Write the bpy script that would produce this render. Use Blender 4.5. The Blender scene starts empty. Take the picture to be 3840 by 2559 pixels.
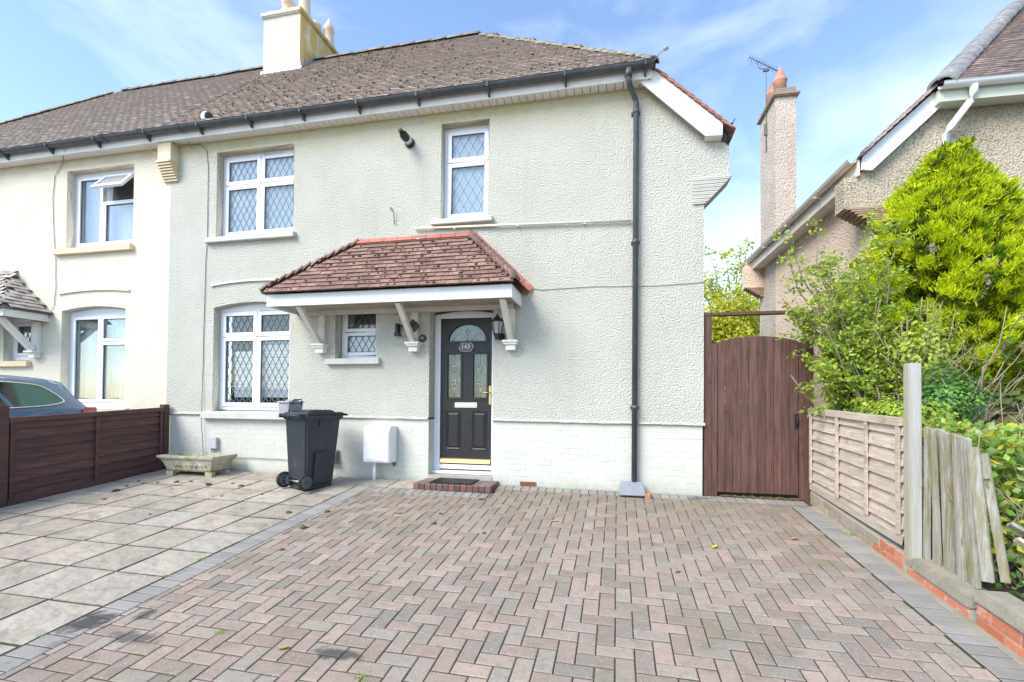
import bpy, bmesh, math, random
import numpy as np
from mathutils import Vector, Matrix, Euler
random.seed(7); np.random.seed(7)
R = math.radians
scene = bpy.context.scene
COL = scene.collection

# ------------------------------------------------------------------ camera
CAM = (0.0, -6.087, 1.0886); YAW, PITCH, ROLL = 0.215, 0.0165, 0.008
FPX = 1808.1
cd = bpy.data.cameras.new('camera'); cam = bpy.data.objects.new('camera', cd); COL.objects.link(cam)
cd.sensor_fit = 'HORIZONTAL'; cd.sensor_width = 36.0; cd.lens = FPX / 3840 * 36
cd.shift_y = (1476.26 - 1279.5) / 3840
cd.clip_start = 0.05; cd.clip_end = 3000
CROT = Matrix.Rotation(YAW, 4, 'Z') @ Matrix.Rotation(math.pi/2 + PITCH, 4, 'X') @ Matrix.Rotation(ROLL, 4, 'Z')
cam.matrix_world = Matrix.Translation(CAM) @ CROT
scene.camera = cam
CINV = cam.matrix_world.inverted() if False else (Matrix.Translation(CAM) @ CROT).inverted()

# ------------------------------------------------------------------ world, sun, exposure
SUN_EL, SUN_AZ = 44.0, 219.0       # azimuth: compass-like, clockwise from +Y; the sun stands behind the camera to the left
w = bpy.data.worlds.new('World'); scene.world = w; w.use_nodes = True
nt = w.node_tree; nt.nodes.clear()
def N(t, **k):
    n = nt.nodes.new(t)
    for a, b in k.items(): setattr(n, a, b)
    return n
sky = N('ShaderNodeTexSky', sky_type='NISHITA', sun_disc=False, sun_elevation=R(SUN_EL), sun_rotation=R(SUN_AZ))
sky.air_density = 1.0; sky.dust_density = 0.6; sky.ozone_density = 1.6
tc = N('ShaderNodeTexCoord'); mp = N('ShaderNodeMapping'); mp.inputs['Scale'].default_value = (1.0, 1.0, 2.1); mp.inputs['Rotation'].default_value = (0.1, 0.5, 0.5)
n1 = N('ShaderNodeTexNoise'); n1.inputs['Scale'].default_value = 3.1; n1.inputs['Detail'].default_value = 7; n1.inputs['Roughness'].default_value = 0.55; n1.inputs['Distortion'].default_value = 0.35
n2 = N('ShaderNodeTexNoise'); n2.inputs['Scale'].default_value = 1.1; n2.inputs['Detail'].default_value = 2
sx = N('ShaderNodeSeparateXYZ')
r1 = N('ShaderNodeMapRange'); r1.inputs[1].default_value = 0.42; r1.inputs[2].default_value = 0.82
ma = N('ShaderNodeMath', operation='ADD'); mm = N('ShaderNodeMath', operation='MULTIPLY'); mm.inputs[1].default_value = 0.32
hz = N('ShaderNodeMapRange'); hz.inputs[1].default_value = 0.75; hz.inputs[2].default_value = 0.0; hz.inputs[3].default_value = 0.0; hz.inputs[4].default_value = 0.16
ma2 = N('ShaderNodeMath', operation='ADD', use_clamp=True)
mix = N('ShaderNodeMix', data_type='RGBA'); mix.inputs[7].default_value = (5.0, 5.6, 6.1, 1)
tint = N('ShaderNodeMix', data_type='RGBA', blend_type='MULTIPLY'); tint.inputs[0].default_value = 1; tint.inputs[7].default_value = (1.22, 1.29, 1.34, 1)
bg = N('ShaderNodeBackground'); bg.inputs[1].default_value = 0.15
ow = N('ShaderNodeOutputWorld')
L = nt.links.new
L(tc.outputs['Generated'], mp.inputs[0]); L(mp.outputs[0], n1.inputs[0]); L(mp.outputs[0], n2.inputs[0]); L(tc.outputs['Generated'], sx.inputs[0])
L(n1.outputs[0], ma.inputs[0]); L(n2.outputs[0], mm.inputs[0]); L(mm.outputs[0], ma.inputs[1]); L(ma.outputs[0], r1.inputs[0])
L(sx.outputs[2], hz.inputs[0]); L(r1.outputs[0], ma2.inputs[0]); L(hz.outputs[0], ma2.inputs[1])
L(sky.outputs[0], tint.inputs[6]); L(tint.outputs[2], mix.inputs[6]); L(ma2.outputs[0], mix.inputs[0]); L(mix.outputs[2], bg.inputs[0]); L(bg.outputs[0], ow.inputs[0])
r1.inputs[1].default_value = 0.62; r1.inputs[2].default_value = 0.98; r1.inputs[4].default_value = 0.6

sd = bpy.data.lights.new('sun', 'SUN'); sun = bpy.data.objects.new('sun', sd); COL.objects.link(sun)
sd.energy = 2.7; sd.angle = R(32); sd.color = (1.0, 0.93, 0.82)
az = R(SUN_AZ); el = R(SUN_EL)
sdir = Vector((math.sin(az)*math.cos(el), math.cos(az)*math.cos(el), math.sin(el)))
sun.rotation_euler = sdir.to_track_quat('Z', 'Y').to_euler(); sun.location = (-6, -12, 14)
scene.view_settings.view_transform = 'Standard'; scene.view_settings.look = 'None'
scene.view_settings.exposure = 0.84; scene.view_settings.gamma = 1.0; scene.view_settings.use_curve_mapping = False
scene.cycles.max_bounces = 6; scene.cycles.transparent_max_bounces = 12

# ------------------------------------------------------------------ helpers
WL = {}
def place(o, parent):
    COL.objects.link(o)
    if parent is not None:
        o.parent = parent; o.location = -Vector(WL[parent]) + Vector(o.location)
    WL[o] = Vector(WL[parent]) + o.location if parent is not None else Vector(o.location)
def thing(name, label, cat, loc=(0, 0, 0), rot=(0, 0, 0), group=None):
    o = bpy.data.objects.new(name, None); o.location = loc; o.rotation_euler = rot; o.empty_display_size = .2
    COL.objects.link(o); WL[o] = Vector(loc) if rot == (0, 0, 0) else Vector((0, 0, 0))
    o['label'] = label; o['category'] = cat
    if group: o['group'] = group
    return o
def tag(o, label=None, cat=None, group=None, kind=None):
    if label: o['label'] = label
    if cat: o['category'] = cat
    if group: o['group'] = group
    if kind: o['kind'] = kind
    return o
def part_empty(name, parent):
    o = bpy.data.objects.new(name, None); o.empty_display_size = .1; place(o, parent); return o

class MB:
    def __init__(s): s.v = []; s.f = []; s.sm = []
    def add(s, vs, fs, smooth=False):
        b = len(s.v); s.v += [tuple(p) for p in vs]; s.f += [tuple(b+i for i in f) for f in fs]; s.sm += [smooth]*len(fs); return s
    def box(s, x0, x1, y0, y1, z0, z1, M=None, taper=None):
        vs = [(x, y, z) for z in (z0, z1) for y in (y0, y1) for x in (x0, x1)]
        if M is not None: vs = [M @ Vector(p) for p in vs]
        return s.add(vs, [(0,2,3,1),(4,5,7,6),(0,1,5,4),(2,6,7,3),(0,4,6,2),(1,3,7,5)])
    def hexa(s, bot, top):
        return s.add(list(bot)+list(top), [(3,2,1,0),(4,5,6,7),(0,1,5,4),(1,2,6,5),(2,3,7,6),(3,0,4,7)])
    def prism_y(s, pts, y0, y1):       # polygon in xz (counter-clockwise seen from -y), extruded in y
        n = len(pts); vs = [(x, y0, z) for x, z in pts] + [(x, y1, z) for x, z in pts]
        fs = [tuple(range(n)), tuple(reversed(range(n, 2*n)))] + [(i+n, (i+1)%n+n, (i+1)%n, i) for i in range(n)]
        return s.add(vs, fs)
    def prism_x(s, pts, x0, x1):       # polygon in yz
        n = len(pts); vs = [(x0, y, z) for y, z in pts] + [(x1, y, z) for y, z in pts]
        fs = [tuple(reversed(range(n))), tuple(range(n, 2*n))] + [(i, (i+1)%n, (i+1)%n+n, i+n) for i in range(n)]
        return s.add(vs, fs)
    def prism_z(s, pts, z0, z1):
        n = len(pts); vs = [(x, y, z0) for x, y in pts] + [(x, y, z1) for x, y in pts]
        fs = [tuple(reversed(range(n))), tuple(range(n, 2*n))] + [(i, (i+1)%n, (i+1)%n+n, i+n) for i in range(n)]
        return s.add(vs, fs)
    def tube(s, pts, r, n=8, caps=True, r2=None):
        P = [Vector(p) for p in pts]; rings = []
        b = len(s.v)
        for i, p in enumerate(P):
            d = (P[min(i+1, len(P)-1)] - P[max(i-1, 0)])
            if d.length < 1e-9: d = Vector((0,0,1))
            d.normalize(); a = Vector((0,0,1)) if abs(d.z) < .9 else Vector((1,0,0))
            u = d.cross(a).normalized(); v = d.cross(u)
            rr = r if r2 is None else r + (r2-r)*i/max(1, len(P)-1)
            for k in range(n):
                t = 2*math.pi*k/n; s.v.append(tuple(p + u*math.cos(t)*rr + v*math.sin(t)*rr))
        for i in range(len(P)-1):
            for k in range(n):
                a0 = b+i*n+k; a1 = b+i*n+(k+1)%n
                s.f.append((a0, a0+n, a1+n, a1)); s.sm.append(True)
        if caps:
            s.f.append(tuple(b+k for k in range(n))); s.sm.append(False)
            s.f.append(tuple(b+(len(P)-1)*n+k for k in reversed(range(n)))); s.sm.append(False)
        return s
    def lathe(s, prof, c, n=16, axis='z', smooth=True):
        b = len(s.v); c = Vector(c)
        for r, h in prof:
            for k in range(n):
                t = 2*math.pi*k/n; a, d = math.cos(t)*r, math.sin(t)*r
                p = {'z': (a, d, h), 'x': (h, a, d), 'y': (a, h, -d)}[axis]
                s.v.append(tuple(c + Vector(p)))
        for i in range(len(prof)-1):
            for k in range(n):
                a0 = b+i*n+k; a1 = b+i*n+(k+1)%n
                s.f.append((a0, a1, a1+n, a0+n)); s.sm.append(smooth)
        s.f.append(tuple(b+k for k in reversed(range(n)))); s.sm.append(False)
        s.f.append(tuple(b+(len(prof)-1)*n+k for k in range(n))); s.sm.append(False)
        return s
    def mesh(s, name, mat):
        me = bpy.data.meshes.new(name); me.from_pydata(s.v, [], s.f)
        me.polygons.foreach_set('use_smooth', s.sm)
        if mat: me.materials.append(mat)
        me.update(); return me
    def build(s, name, mat, parent=None, bevel=0, seg=2):
        me = s.mesh(name, mat)
        if bevel:
            bm = bmesh.new(); bm.from_mesh(me); bmesh.ops.remove_doubles(bm, verts=bm.verts, dist=1e-5)
            bmesh.ops.recalc_face_normals(bm, faces=bm.faces)
            bmesh.ops.bevel(bm, geom=[e for e in bm.edges if e.is_manifold and e.calc_face_angle(0) > .5], offset=bevel, segments=seg, affect='EDGES', clamp_overlap=True)
            bm.to_mesh(me); bm.free()
        o = bpy.data.objects.new(name, me); place(o, parent); return o

def obj_np(name, V, F, mat, parent=None, smooth=False):
    me = bpy.data.meshes.new(name); k = F.shape[1]
    me.vertices.add(len(V)); me.vertices.foreach_set('co', V.astype(np.float32).ravel())
    me.loops.add(F.size); me.loops.foreach_set('vertex_index', F.astype(np.int32).ravel())
    me.polygons.add(len(F)); me.polygons.foreach_set('loop_start', np.arange(0, F.size, k, dtype=np.int32))
    me.update(calc_edges=True); me.validate()
    me.polygons.foreach_set('use_smooth', [bool(smooth)]*len(me.polygons))
    me.materials.append(mat)
    o = bpy.data.objects.new(name, me); place(o, parent); return o

def px(p):                                   # where a world point falls, in a 3840 wide frame; only to choose which pieces become objects
    q = CINV @ Vector(p)
    if q.z >= -.05: return None
    return (1920 + FPX*q.x/-q.z, 1476.26 - FPX*q.y/-q.z, -q.z)
def in_frame(p, m=60):
    q = px(p)
    return q is not None and -m < q[0] < 3840+m and -m < q[1] < 2559+m

def pieces(name, mat, parent, base, mats, limit=300, stuffname=None, need_frame=True):
    """alike pieces: the ones that show largest become objects sharing base mesh(es), the rest one 'stuff' part. mats: list of (Matrix, variant)"""
    scored = []
    for M, k in mats:
        p = M.translation; q = px(p)
        vis = q is not None and -80 < q[0] < 3920 and -80 < q[1] < 2640
        scored.append((0 if vis else 1, q[2] if q else 99, id(M), M, k))
    scored.sort(key=lambda t: t[:3])
    single = [t for t in scored if t[0] == 0][:limit]; chosen = set(t[2] for t in single)
    for t in single:
        o = bpy.data.objects.new(name, base[t[4]]); COL.objects.link(o)
        if parent is not None: o.parent = parent
        o.matrix_local = Matrix.Translation(-Vector(WL[parent])) @ t[3] if parent is not None else t[3]
    rest = [t for t in scored if t[2] not in chosen]
    if rest:
        Vs, Fs, n = [], [], 0
        cache = {}; Ms = []
        for t in rest:
            if t[4] not in cache:
                me = base[t[4]]; v = np.zeros(len(me.vertices)*3, np.float32); me.vertices.foreach_get('co', v); v = v.reshape(-1, 3)
                tr = []; mi = []
                for p in me.polygons:
                    l = list(p.vertices)
                    for i in range(1, len(l)-1): tr.append((l[0], l[i], l[i+1])); mi.append(p.material_index)
                cache[t[4]] = (v, np.array(tr), np.array(mi))
            v, f, mi = cache[t[4]]; A = np.array(t[3]); Ms.append(mi)
            Vs.append(v @ A[:3, :3].T + A[:3, 3]); Fs.append(f + n); n += len(v)
        o = obj_np(stuffname or (name + 's'), np.concatenate(Vs), np.concatenate(Fs), mat, parent); o['kind'] = 'stuff'
        for m_x in list(base[rest[0][4]].materials)[1:]: o.data.materials.append(m_x)
        o.data.polygons.foreach_set('material_index', np.concatenate(Ms).astype(np.int32))

# ------------------------------------------------------------------ materials
def s2l(r, g, b):
    f = lambda c: (c/255/12.92) if c/255 <= .04045 else ((c/255+.055)/1.055)**2.4
    return (f(r), f(g), f(b))
def mat(name, c, c2=None, scale=4., rough=.7, bump=0., bscale=60., bdist=.01, rnd=0., palette=None, metal=0., spec=.4, stretch=(1,1,1), speck=None, speckscale=200., dirt=None, detail=5., obj=False, trans=0., coat=0., spots=None):
    m = bpy.data.materials.new(name); m.use_nodes = True; t = m.node_tree; t.nodes.clear()
    def n(ty, **k):
        q = t.nodes.new(ty)
        for a, b in k.items(): setattr(q, a, b)
        return q
    l = t.links.new
    out = n('ShaderNodeOutputMaterial'); bs = n('ShaderNodeBsdfPrincipled'); l(bs.outputs[0], out.inputs[0])
    bs.inputs['Roughness'].default_value = rough; bs.inputs['Metallic'].default_value = metal
    bs.inputs['Specular IOR Level'].default_value = spec; bs.inputs['Coat Weight'].default_value = coat
    bs.inputs['Transmission Weight'].default_value = trans
    if obj:
        co = n('ShaderNodeTexCoord').outputs['Object']
    else:
        co = n('ShaderNodeNewGeometry').outputs['Position']
    mp_ = n('ShaderNodeMapping'); mp_.inputs['Scale'].default_value = stretch; l(co, mp_.inputs[0]); vec = mp_.outputs[0]
    oi = n('ShaderNodeObjectInfo'); ge = n('ShaderNodeNewGeometry')
    ad = n('ShaderNodeMath', operation='ADD'); fr = n('ShaderNodeMath', operation='FRACT'); l(oi.outputs['Random'], ad.inputs[0]); l(ge.outputs['Random Per Island'], ad.inputs[1]); l(ad.outputs[0], fr.inputs[0])
    rndv = fr.outputs[0]
    def mixc(fac, a, b, blend='MIX'):
        q = n('ShaderNodeMix', data_type='RGBA', blend_type=blend)
        for s_, i in ((fac, 0), (a, 6), (b, 7)):
            if isinstance(s_, (int, float)): q.inputs[i].default_value = s_
            elif isinstance(s_, tuple): q.inputs[i].default_value = (*s_[:3], 1)
            else: l(s_, q.inputs[i])
        return q.outputs[2]
    if palette:
        cr = n('ShaderNodeValToRGB'); cr.color_ramp.interpolation = 'CONSTANT'
        e = cr.color_ramp.elements
        while len(e) < len(palette): e.new(0.5)
        for i, pc in enumerate(palette): e[i].position = i/len(palette); e[i].color = (*pc, 1)
        l(rndv, cr.inputs[0]); col = cr.outputs[0]
        sh = n('ShaderNodeMath', operation='MULTIPLY'); sh.inputs[1].default_value = 7.31; fr2 = n('ShaderNodeMath', operation='FRACT'); l(rndv, sh.inputs[0]); l(sh.outputs[0], fr2.inputs[0]); rv2 = fr2.outputs[0]
    else: col = None; rv2 = rndv
    ns = n('ShaderNodeTexNoise'); ns.inputs['Scale'].default_value = scale; ns.inputs['Detail'].default_value = detail; ns.inputs['Roughness'].default_value = .6; l(vec, ns.inputs[0])
    mr = n('ShaderNodeMapRange'); mr.inputs[1].default_value = .36; mr.inputs[2].default_value = .64; l(ns.outputs[0], mr.inputs[0])
    if col is None:
        col = mixc(mr.outputs[0], tuple(c), tuple(c2 or c))
    elif c2:
        q = n('ShaderNodeMath', operation='MULTIPLY'); q.inputs[1].default_value = .45; l(mr.outputs[0], q.inputs[0]); col = mixc(q.outputs[0], col, tuple(c2))
    if rnd:
        mr2 = n('ShaderNodeMapRange'); mr2.inputs[3].default_value = 1-rnd; mr2.inputs[4].default_value = 1+rnd; l(rv2, mr2.inputs[0])
        cb = n('ShaderNodeCombineColor'); [l(mr2.outputs[0], cb.inputs[i]) for i in range(3)]
        col = mixc(1.0, col, cb.outputs[0], 'MULTIPLY')
    if speck:
        sc, thr, amt = speck
        n3 = n('ShaderNodeTexNoise'); n3.inputs['Scale'].default_value = speckscale; n3.inputs['Detail'].default_value = 2; l(co, n3.inputs[0])
        m3 = n('ShaderNodeMapRange'); m3.inputs[1].default_value = thr; m3.inputs[2].default_value = thr+.07; m3.inputs[4].default_value = amt; l(n3.outputs[0], m3.inputs[0])
        col = mixc(m3.outputs[0], col, tuple(sc))
    for dd in (dirt or []):
        # dict: color, axis, lo, hi, amt, scale, stretch : a stain with a noisy edge along an axis, or patches (axis None)
        nd = n('ShaderNodeTexNoise'); nd.inputs['Scale'].default_value = dd.get('scale', 3); nd.inputs['Detail'].default_value = 6; nd.inputs['Roughness'].default_value = .65
        m5 = n('ShaderNodeMapping'); m5.inputs['Scale'].default_value = dd.get('stretch', (1, 1, 1)); m5.inputs['Location'].default_value = dd.get('loc', (0, 0, 0)); l(co, m5.inputs[0]); l(m5.outputs[0], nd.inputs[0])
        if dd.get('axis') is None:
            m4 = n('ShaderNodeMapRange'); m4.inputs[1].default_value = dd['lo']; m4.inputs[2].default_value = dd['hi']; m4.inputs[4].default_value = dd['amt']; l(nd.outputs[0], m4.inputs[0]); f_ = m4.outputs[0]
        else:
            sp = n('ShaderNodeSeparateXYZ'); l(co, sp.inputs[0])
            m6 = n('ShaderNodeMapRange'); m6.inputs[1].default_value = dd['lo']; m6.inputs[2].default_value = dd['hi']; l(sp.outputs['XYZ'.index(dd['axis'])], m6.inputs[0])
            a1 = n('ShaderNodeMath', operation='ADD'); a1.inputs[1].default_value = -.5; l(nd.outputs[0], a1.inputs[0])
            a2 = n('ShaderNodeMath', operation='MULTIPLY_ADD', use_clamp=True); a2.inputs[1].default_value = dd.get('noise', 2.2); l(a1.outputs[0], a2.inputs[0]); l(m6.outputs[0], a2.inputs[2])
            a4 = n('ShaderNodeMath', operation='MULTIPLY'); l(a2.outputs[0], a4.inputs[0]); l(m6.outputs[0], a4.inputs[1])
            a3 = n('ShaderNodeMath', operation='MULTIPLY'); a3.inputs[1].default_value = dd['amt']; l(a4.outputs[0], a3.inputs[0]); f_ = a3.outputs[0]
        col = mixc(f_, col, tuple(dd['color']))
    for (cx_, cy_, rx_, ry_, c_, am) in (spots or []):
        q1 = n('ShaderNodeVectorMath', operation='SUBTRACT'); q1.inputs[1].default_value = (cx_, cy_, 0); l(co, q1.inputs[0])
        q2 = n('ShaderNodeVectorMath', operation='MULTIPLY'); q2.inputs[1].default_value = (1/rx_, 1/ry_, 0); l(q1.outputs[0], q2.inputs[0])
        q3 = n('ShaderNodeVectorMath', operation='LENGTH'); l(q2.outputs[0], q3.inputs[0])
        nq = n('ShaderNodeTexNoise'); nq.inputs['Scale'].default_value = 16; nq.inputs['Detail'].default_value = 4; l(co, nq.inputs[0])
        q4 = n('ShaderNodeMath', operation='MULTIPLY_ADD'); q4.inputs[1].default_value = 1.9; l(nq.outputs[0], q4.inputs[0]); l(q3.outputs['Value'], q4.inputs[2])
        q5 = n('ShaderNodeMapRange'); q5.inputs[1].default_value = 2.15; q5.inputs[2].default_value = 1.55; q5.inputs[3].default_value = 0; q5.inputs[4].default_value = am; l(q4.outputs[0], q5.inputs[0])
        col = mixc(q5.outputs[0], col, tuple(c_))
    l(col, bs.inputs['Base Color'])
    if bump:
        nb = n('ShaderNodeTexNoise'); nb.inputs['Scale'].default_value = bscale; nb.inputs['Detail'].default_value = 3; l(vec, nb.inputs[0])
        bp = n('ShaderNodeBump'); bp.inputs['Strength'].default_value = bump; bp.inputs['Distance'].default_value = bdist; l(nb.outputs[0], bp.inputs['Height']); l(bp.outputs[0], bs.inputs['Normal'])
    return m

GREEN = (.60, .592, .52); GREEN2 = (.555, .55, .478)
m_wall = mat('pebbledash_green', GREEN, GREEN2, scale=1.3, rough=.95, bump=1., bscale=50, bdist=.03, spec=.1, speck=((.36, .36, .28), .60, .55), speckscale=60,
   dirt=[dict(color=(.58, .50, .24), axis='Z', lo=4.45, hi=4.98, amt=.9, scale=2.5), dict(color=(.40, .38, .26), axis=None, lo=.54, hi=.8, amt=.2, scale=1.1), dict(color=(.42, .42, .35), axis=None, lo=.52, hi=.75, amt=.22, scale=1.6, stretch=(3, 3, .28)), dict(color=(.66, .66, .60), axis=None, lo=.55, hi=.7, amt=.2, scale=.8, loc=(3, 1, 7))])
m_plinthpaint = mat('painted_brick_green', (.60, .60, .545), (.57, .57, .51), scale=3, rough=.75, bump=.35, bscale=30, rnd=.025, spec=.2,
   dirt=[dict(color=(.30, .33, .22), axis='Z', lo=.22, hi=-.06, amt=.7, scale=5)])
m_cream = mat('pebbledash_cream', (.78, .725, .60), (.73, .67, .545), scale=1.5, rough=.95, bump=.8, bscale=58, bdist=.024, spec=.1, speck=((.55, .48, .36), .64, .45), speckscale=42,
   dirt=[dict(color=(.55, .40, .18), axis='Z', lo=4.6, hi=5.0, amt=.7, scale=2.5)])
m_sillg = mat('sill_green', (.60, .59, .53), (.53, .52, .46), scale=6, rough=.6, bump=.2, bscale=80)
m_silly = mat('sill_ochre', (.80, .64, .43), (.75, .58, .36), scale=6, rough=.6)
m_pvc = mat('white_pvc', (.84, .85, .86), (.80, .81, .83), scale=3, rough=.32, spec=.5)
m_white = mat('white_painted_board', (.86, .84, .79), (.82, .78, .71), scale=2, rough=.5, dirt=[dict(color=(.55, .44, .30), axis=None, lo=.56, hi=.74, amt=.5, scale=3)])
m_whitewood = mat('old_white_timber', (.76, .72, .64), (.68, .62, .50), scale=5, rough=.6, dirt=[dict(color=(.50, .38, .22), axis=None, lo=.54, hi=.72, amt=.6, scale=5)])
m_gutter = mat('grey_plastic_gutter', (.062, .066, .078), (.085, .09, .10), scale=5, rough=.42, dirt=[dict(color=(.16, .16, .15), axis=None, lo=.5, hi=.75, amt=.4, scale=9)])
m_tile = mat('roof_tile_brown', (.2, .15, .13), c2=(.44, .39, .31), scale=1.6, rough=.9, bump=.5, bscale=60, rnd=.22, spec=.1,
   palette=[(.50, .395, .345), (.42, .345, .305), (.55, .43, .375), (.47, .39, .345), (.38, .305, .275), (.53, .435, .38)],
   dirt=[dict(color=(.34, .31, .24), axis=None, lo=.5, hi=.72, amt=.55, scale=2.4), dict(color=(.16, .135, .09), axis=None, lo=.6, hi=.68, amt=.45, scale=14)])
m_tilegrey = mat('roof_tile_grey', (.2, .19, .19), c2=(.44, .42, .38), scale=2, rough=.9, bump=.5, bscale=60, rnd=.2, spec=.1,
   palette=[(.45, .395, .365), (.38, .345, .325), (.50, .44, .40), (.41, .37, .345)],
   dirt=[dict(color=(.38, .37, .31), axis=None, lo=.52, hi=.7, amt=.5, scale=4), dict(color=(.07, .07, .05), axis=None, lo=.58, hi=.66, amt=.7, scale=12)])
m_tilered = mat('porch_tile_red', (.3, .1, .08), c2=(.17, .085, .065), scale=5, rough=.8, bump=.4, bscale=80, rnd=.22, spec=.2,
   palette=[(.30, .185, .15), (.24, .155, .13), (.34, .21, .17), (.27, .175, .145), (.22, .145, .125), (.31, .195, .16)],
   dirt=[dict(color=(.09, .06, .035), axis=None, lo=.56, hi=.68, amt=.7, scale=9)])
m_vergetile = mat('verge_tile_red', (.42, .19, .145), (.30, .13, .10), scale=8, rough=.85, rnd=.2)
m_butt = mat('mossy_shadow_tile_edge', (.38, .31, .27), (.28, .23, .20), scale=20, rough=1)  # moss and the course shadow are both painted into this edge colour
m_underlay = mat('roof_underlay', (.13, .11, .10), rough=1)
m_redfillet = mat('red_quarry_tile', (.47, .17, .13), (.40, .14, .11), scale=6, rough=.55, rnd=.12,
   dirt=[dict(color=(.72, .66, .64), axis=None, lo=.58, hi=.66, amt=.6, scale=5)])
m_mortar = mat('mortar', (.45, .42, .37), (.36, .33, .28), scale=20, rough=1)
m_ridgegrey = mat('lichen_ridge', (.36, .33, .26), (.24, .225, .19), scale=7, rough=1, bump=.6, bscale=50, rnd=.1, dirt=[dict(color=(.50, .49, .42), axis=None, lo=.55, hi=.7, amt=.5, scale=12)])
m_moss = mat('dark_moss', (.06, .05, .028), (.12, .105, .045), scale=20, rough=1)
m_chim = mat('chimney_render', (.66, .625, .52), (.58, .55, .45), scale=2.5, rough=.9, bump=.3, bscale=25, dirt=[dict(color=(.55, .37, .10), axis='X', lo=-6.02, hi=-6.002, amt=.95, scale=5, stretch=(1, 1, .3), noise=6), dict(color=(.40, .37, .30), axis=None, lo=.55, hi=.75, amt=.4, scale=2)])
m_potcol = mat('pale_chimney_pot', (.72, .58, .44), (.63, .48, .35), scale=4, rough=.8)
m_lead = mat('lead_flashing', (.42, .43, .46), (.33, .34, .36), scale=6, rough=.5, metal=.2)
m_came = mat('window_leading', (.20, .21, .22), rough=.5, metal=.4)
m_black = mat('black_metal', (.018, .018, .02), (.028, .028, .03), scale=20, rough=.45)
m_door = mat('black_woodgrain_door', (.016, .016, .018), (.032, .031, .032), scale=14, rough=.4, stretch=(5, 5, .6), bump=.35, bscale=20, bdist=.004)
m_brass = mat('brass', (.72, .52, .22), (.62, .44, .18), scale=6, rough=.3, metal=.75)
m_chrome = mat('chrome', (.78, .76, .70), rough=.2, metal=.9)
m_frost = mat('frosted_lamp_glass', (.42, .42, .38), rough=.2, spec=.5)
m_meter = mat('white_meter_box', (.80, .80, .81), (.77, .77, .78), scale=3, rough=.4)
m_greyp = mat('grey_plastic', (.36, .36, .38), (.30, .30, .32), scale=5, rough=.5)
m_greyp2 = mat('lilac_grey_box', (.50, .50, .54), rough=.5)
m_vent = mat('brown_grey_vent', (.25, .22, .22), (.30, .27, .27), scale=8, rough=.45)
m_bin = mat('charcoal_bin_plastic', (.031, .036, .042), (.040, .045, .052), scale=3, rough=.42, bump=.12, bscale=180, bdist=.002, dirt=[dict(color=(.13, .13, .13), axis=None, lo=.6, hi=.75, amt=.35, scale=6)])
m_rubber = mat('black_rubber', (.02, .02, .02), rough=.75)
m_stone = mat('weathered_planter_stone', (.36, .34, .27), (.50, .48, .40), scale=9, rough=1, bump=.8, bscale=30, dirt=[dict(color=(.28, .27, .07), axis=None, lo=.5, hi=.62, amt=.75, scale=7), dict(color=(.10, .10, .06), axis=None, lo=.58, hi=.66, amt=.6, scale=16)])
m_soil = mat('dark_soil', (.06, .045, .03), (.10, .08, .055), scale=14, rough=1, bump=.8, bscale=30, bdist=.02)
m_fencebrown = mat('brown_stained_fence', (.125, .058, .050), (.075, .036, .032), scale=4, rough=.65, rnd=.14, stretch=(8, .8, 8), bump=.2, bscale=30)
m_gatebrown = mat('brown_stained_gate', (.150, .072, .056), (.075, .038, .032), scale=4, rough=.65, rnd=.16, stretch=(9, 9, .7), bump=.3, bscale=16, dirt=[dict(color=(.045, .025, .02), axis=None, lo=.6, hi=.68, amt=.6, scale=8)])
m_panel = mat('weathered_fence_board', (.42, .335, .26), (.56, .495, .42), scale=4, rough=.85, rnd=.12, stretch=(8, 1, 14), bump=.4, bscale=14, dirt=[dict(color=(.26, .17, .10), axis=None, lo=.56, hi=.68, amt=.6, scale=6)])
m_oldgrey = mat('green_grey_old_timber', (.25, .235, .185), (.40, .39, .35), scale=3.5, rough=.95, rnd=.12, stretch=(12, 12, .8), bump=.6, bscale=12, dirt=[dict(color=(.22, .19, .07), axis=None, lo=.46, hi=.62, amt=.75, scale=3.5, stretch=(3, 3, .8)), dict(color=(.12, .10, .07), axis=None, lo=.58, hi=.66, amt=.5, scale=9, stretch=(6, 6, .5))])
m_post = mat('grey_fence_post', (.40, .39, .35), (.47, .47, .46), scale=3.5, rough=.9, stretch=(12, 12, .8), bump=.4, bscale=12, dirt=[dict(color=(.30, .27, .14), axis='X', lo=2.175, hi=2.12, amt=.7, scale=3, stretch=(3, 3, .6))])
PINK = [(c[0]*.78+.060, c[1]*.70+.052, c[2]*.66+.045) for c in [(.355, .29, .255), (.325, .295, .255), (.37, .30, .265), (.30, .29, .26), (.35, .285, .25), (.285, .28, .255), (.335, .275, .24), (.315, .29, .255), (.385, .315, .275), (.305, .28, .245)]]
OILC = (.05, .05, .055)
OIL = [(-3.16, -3.73, .12, .13, OILC, .9), (-2.90, -3.58, .06, .06, OILC, .7), (-2.72, -3.80, .17, .06, OILC, .7), (-1.48, -3.70, .15, .05, OILC, .8), (1.72, -3.35, .10, .10, (.12, .10, .07), .7), (.35, -1.25, .22, .05, (.30, .19, .12), .5)]
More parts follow.
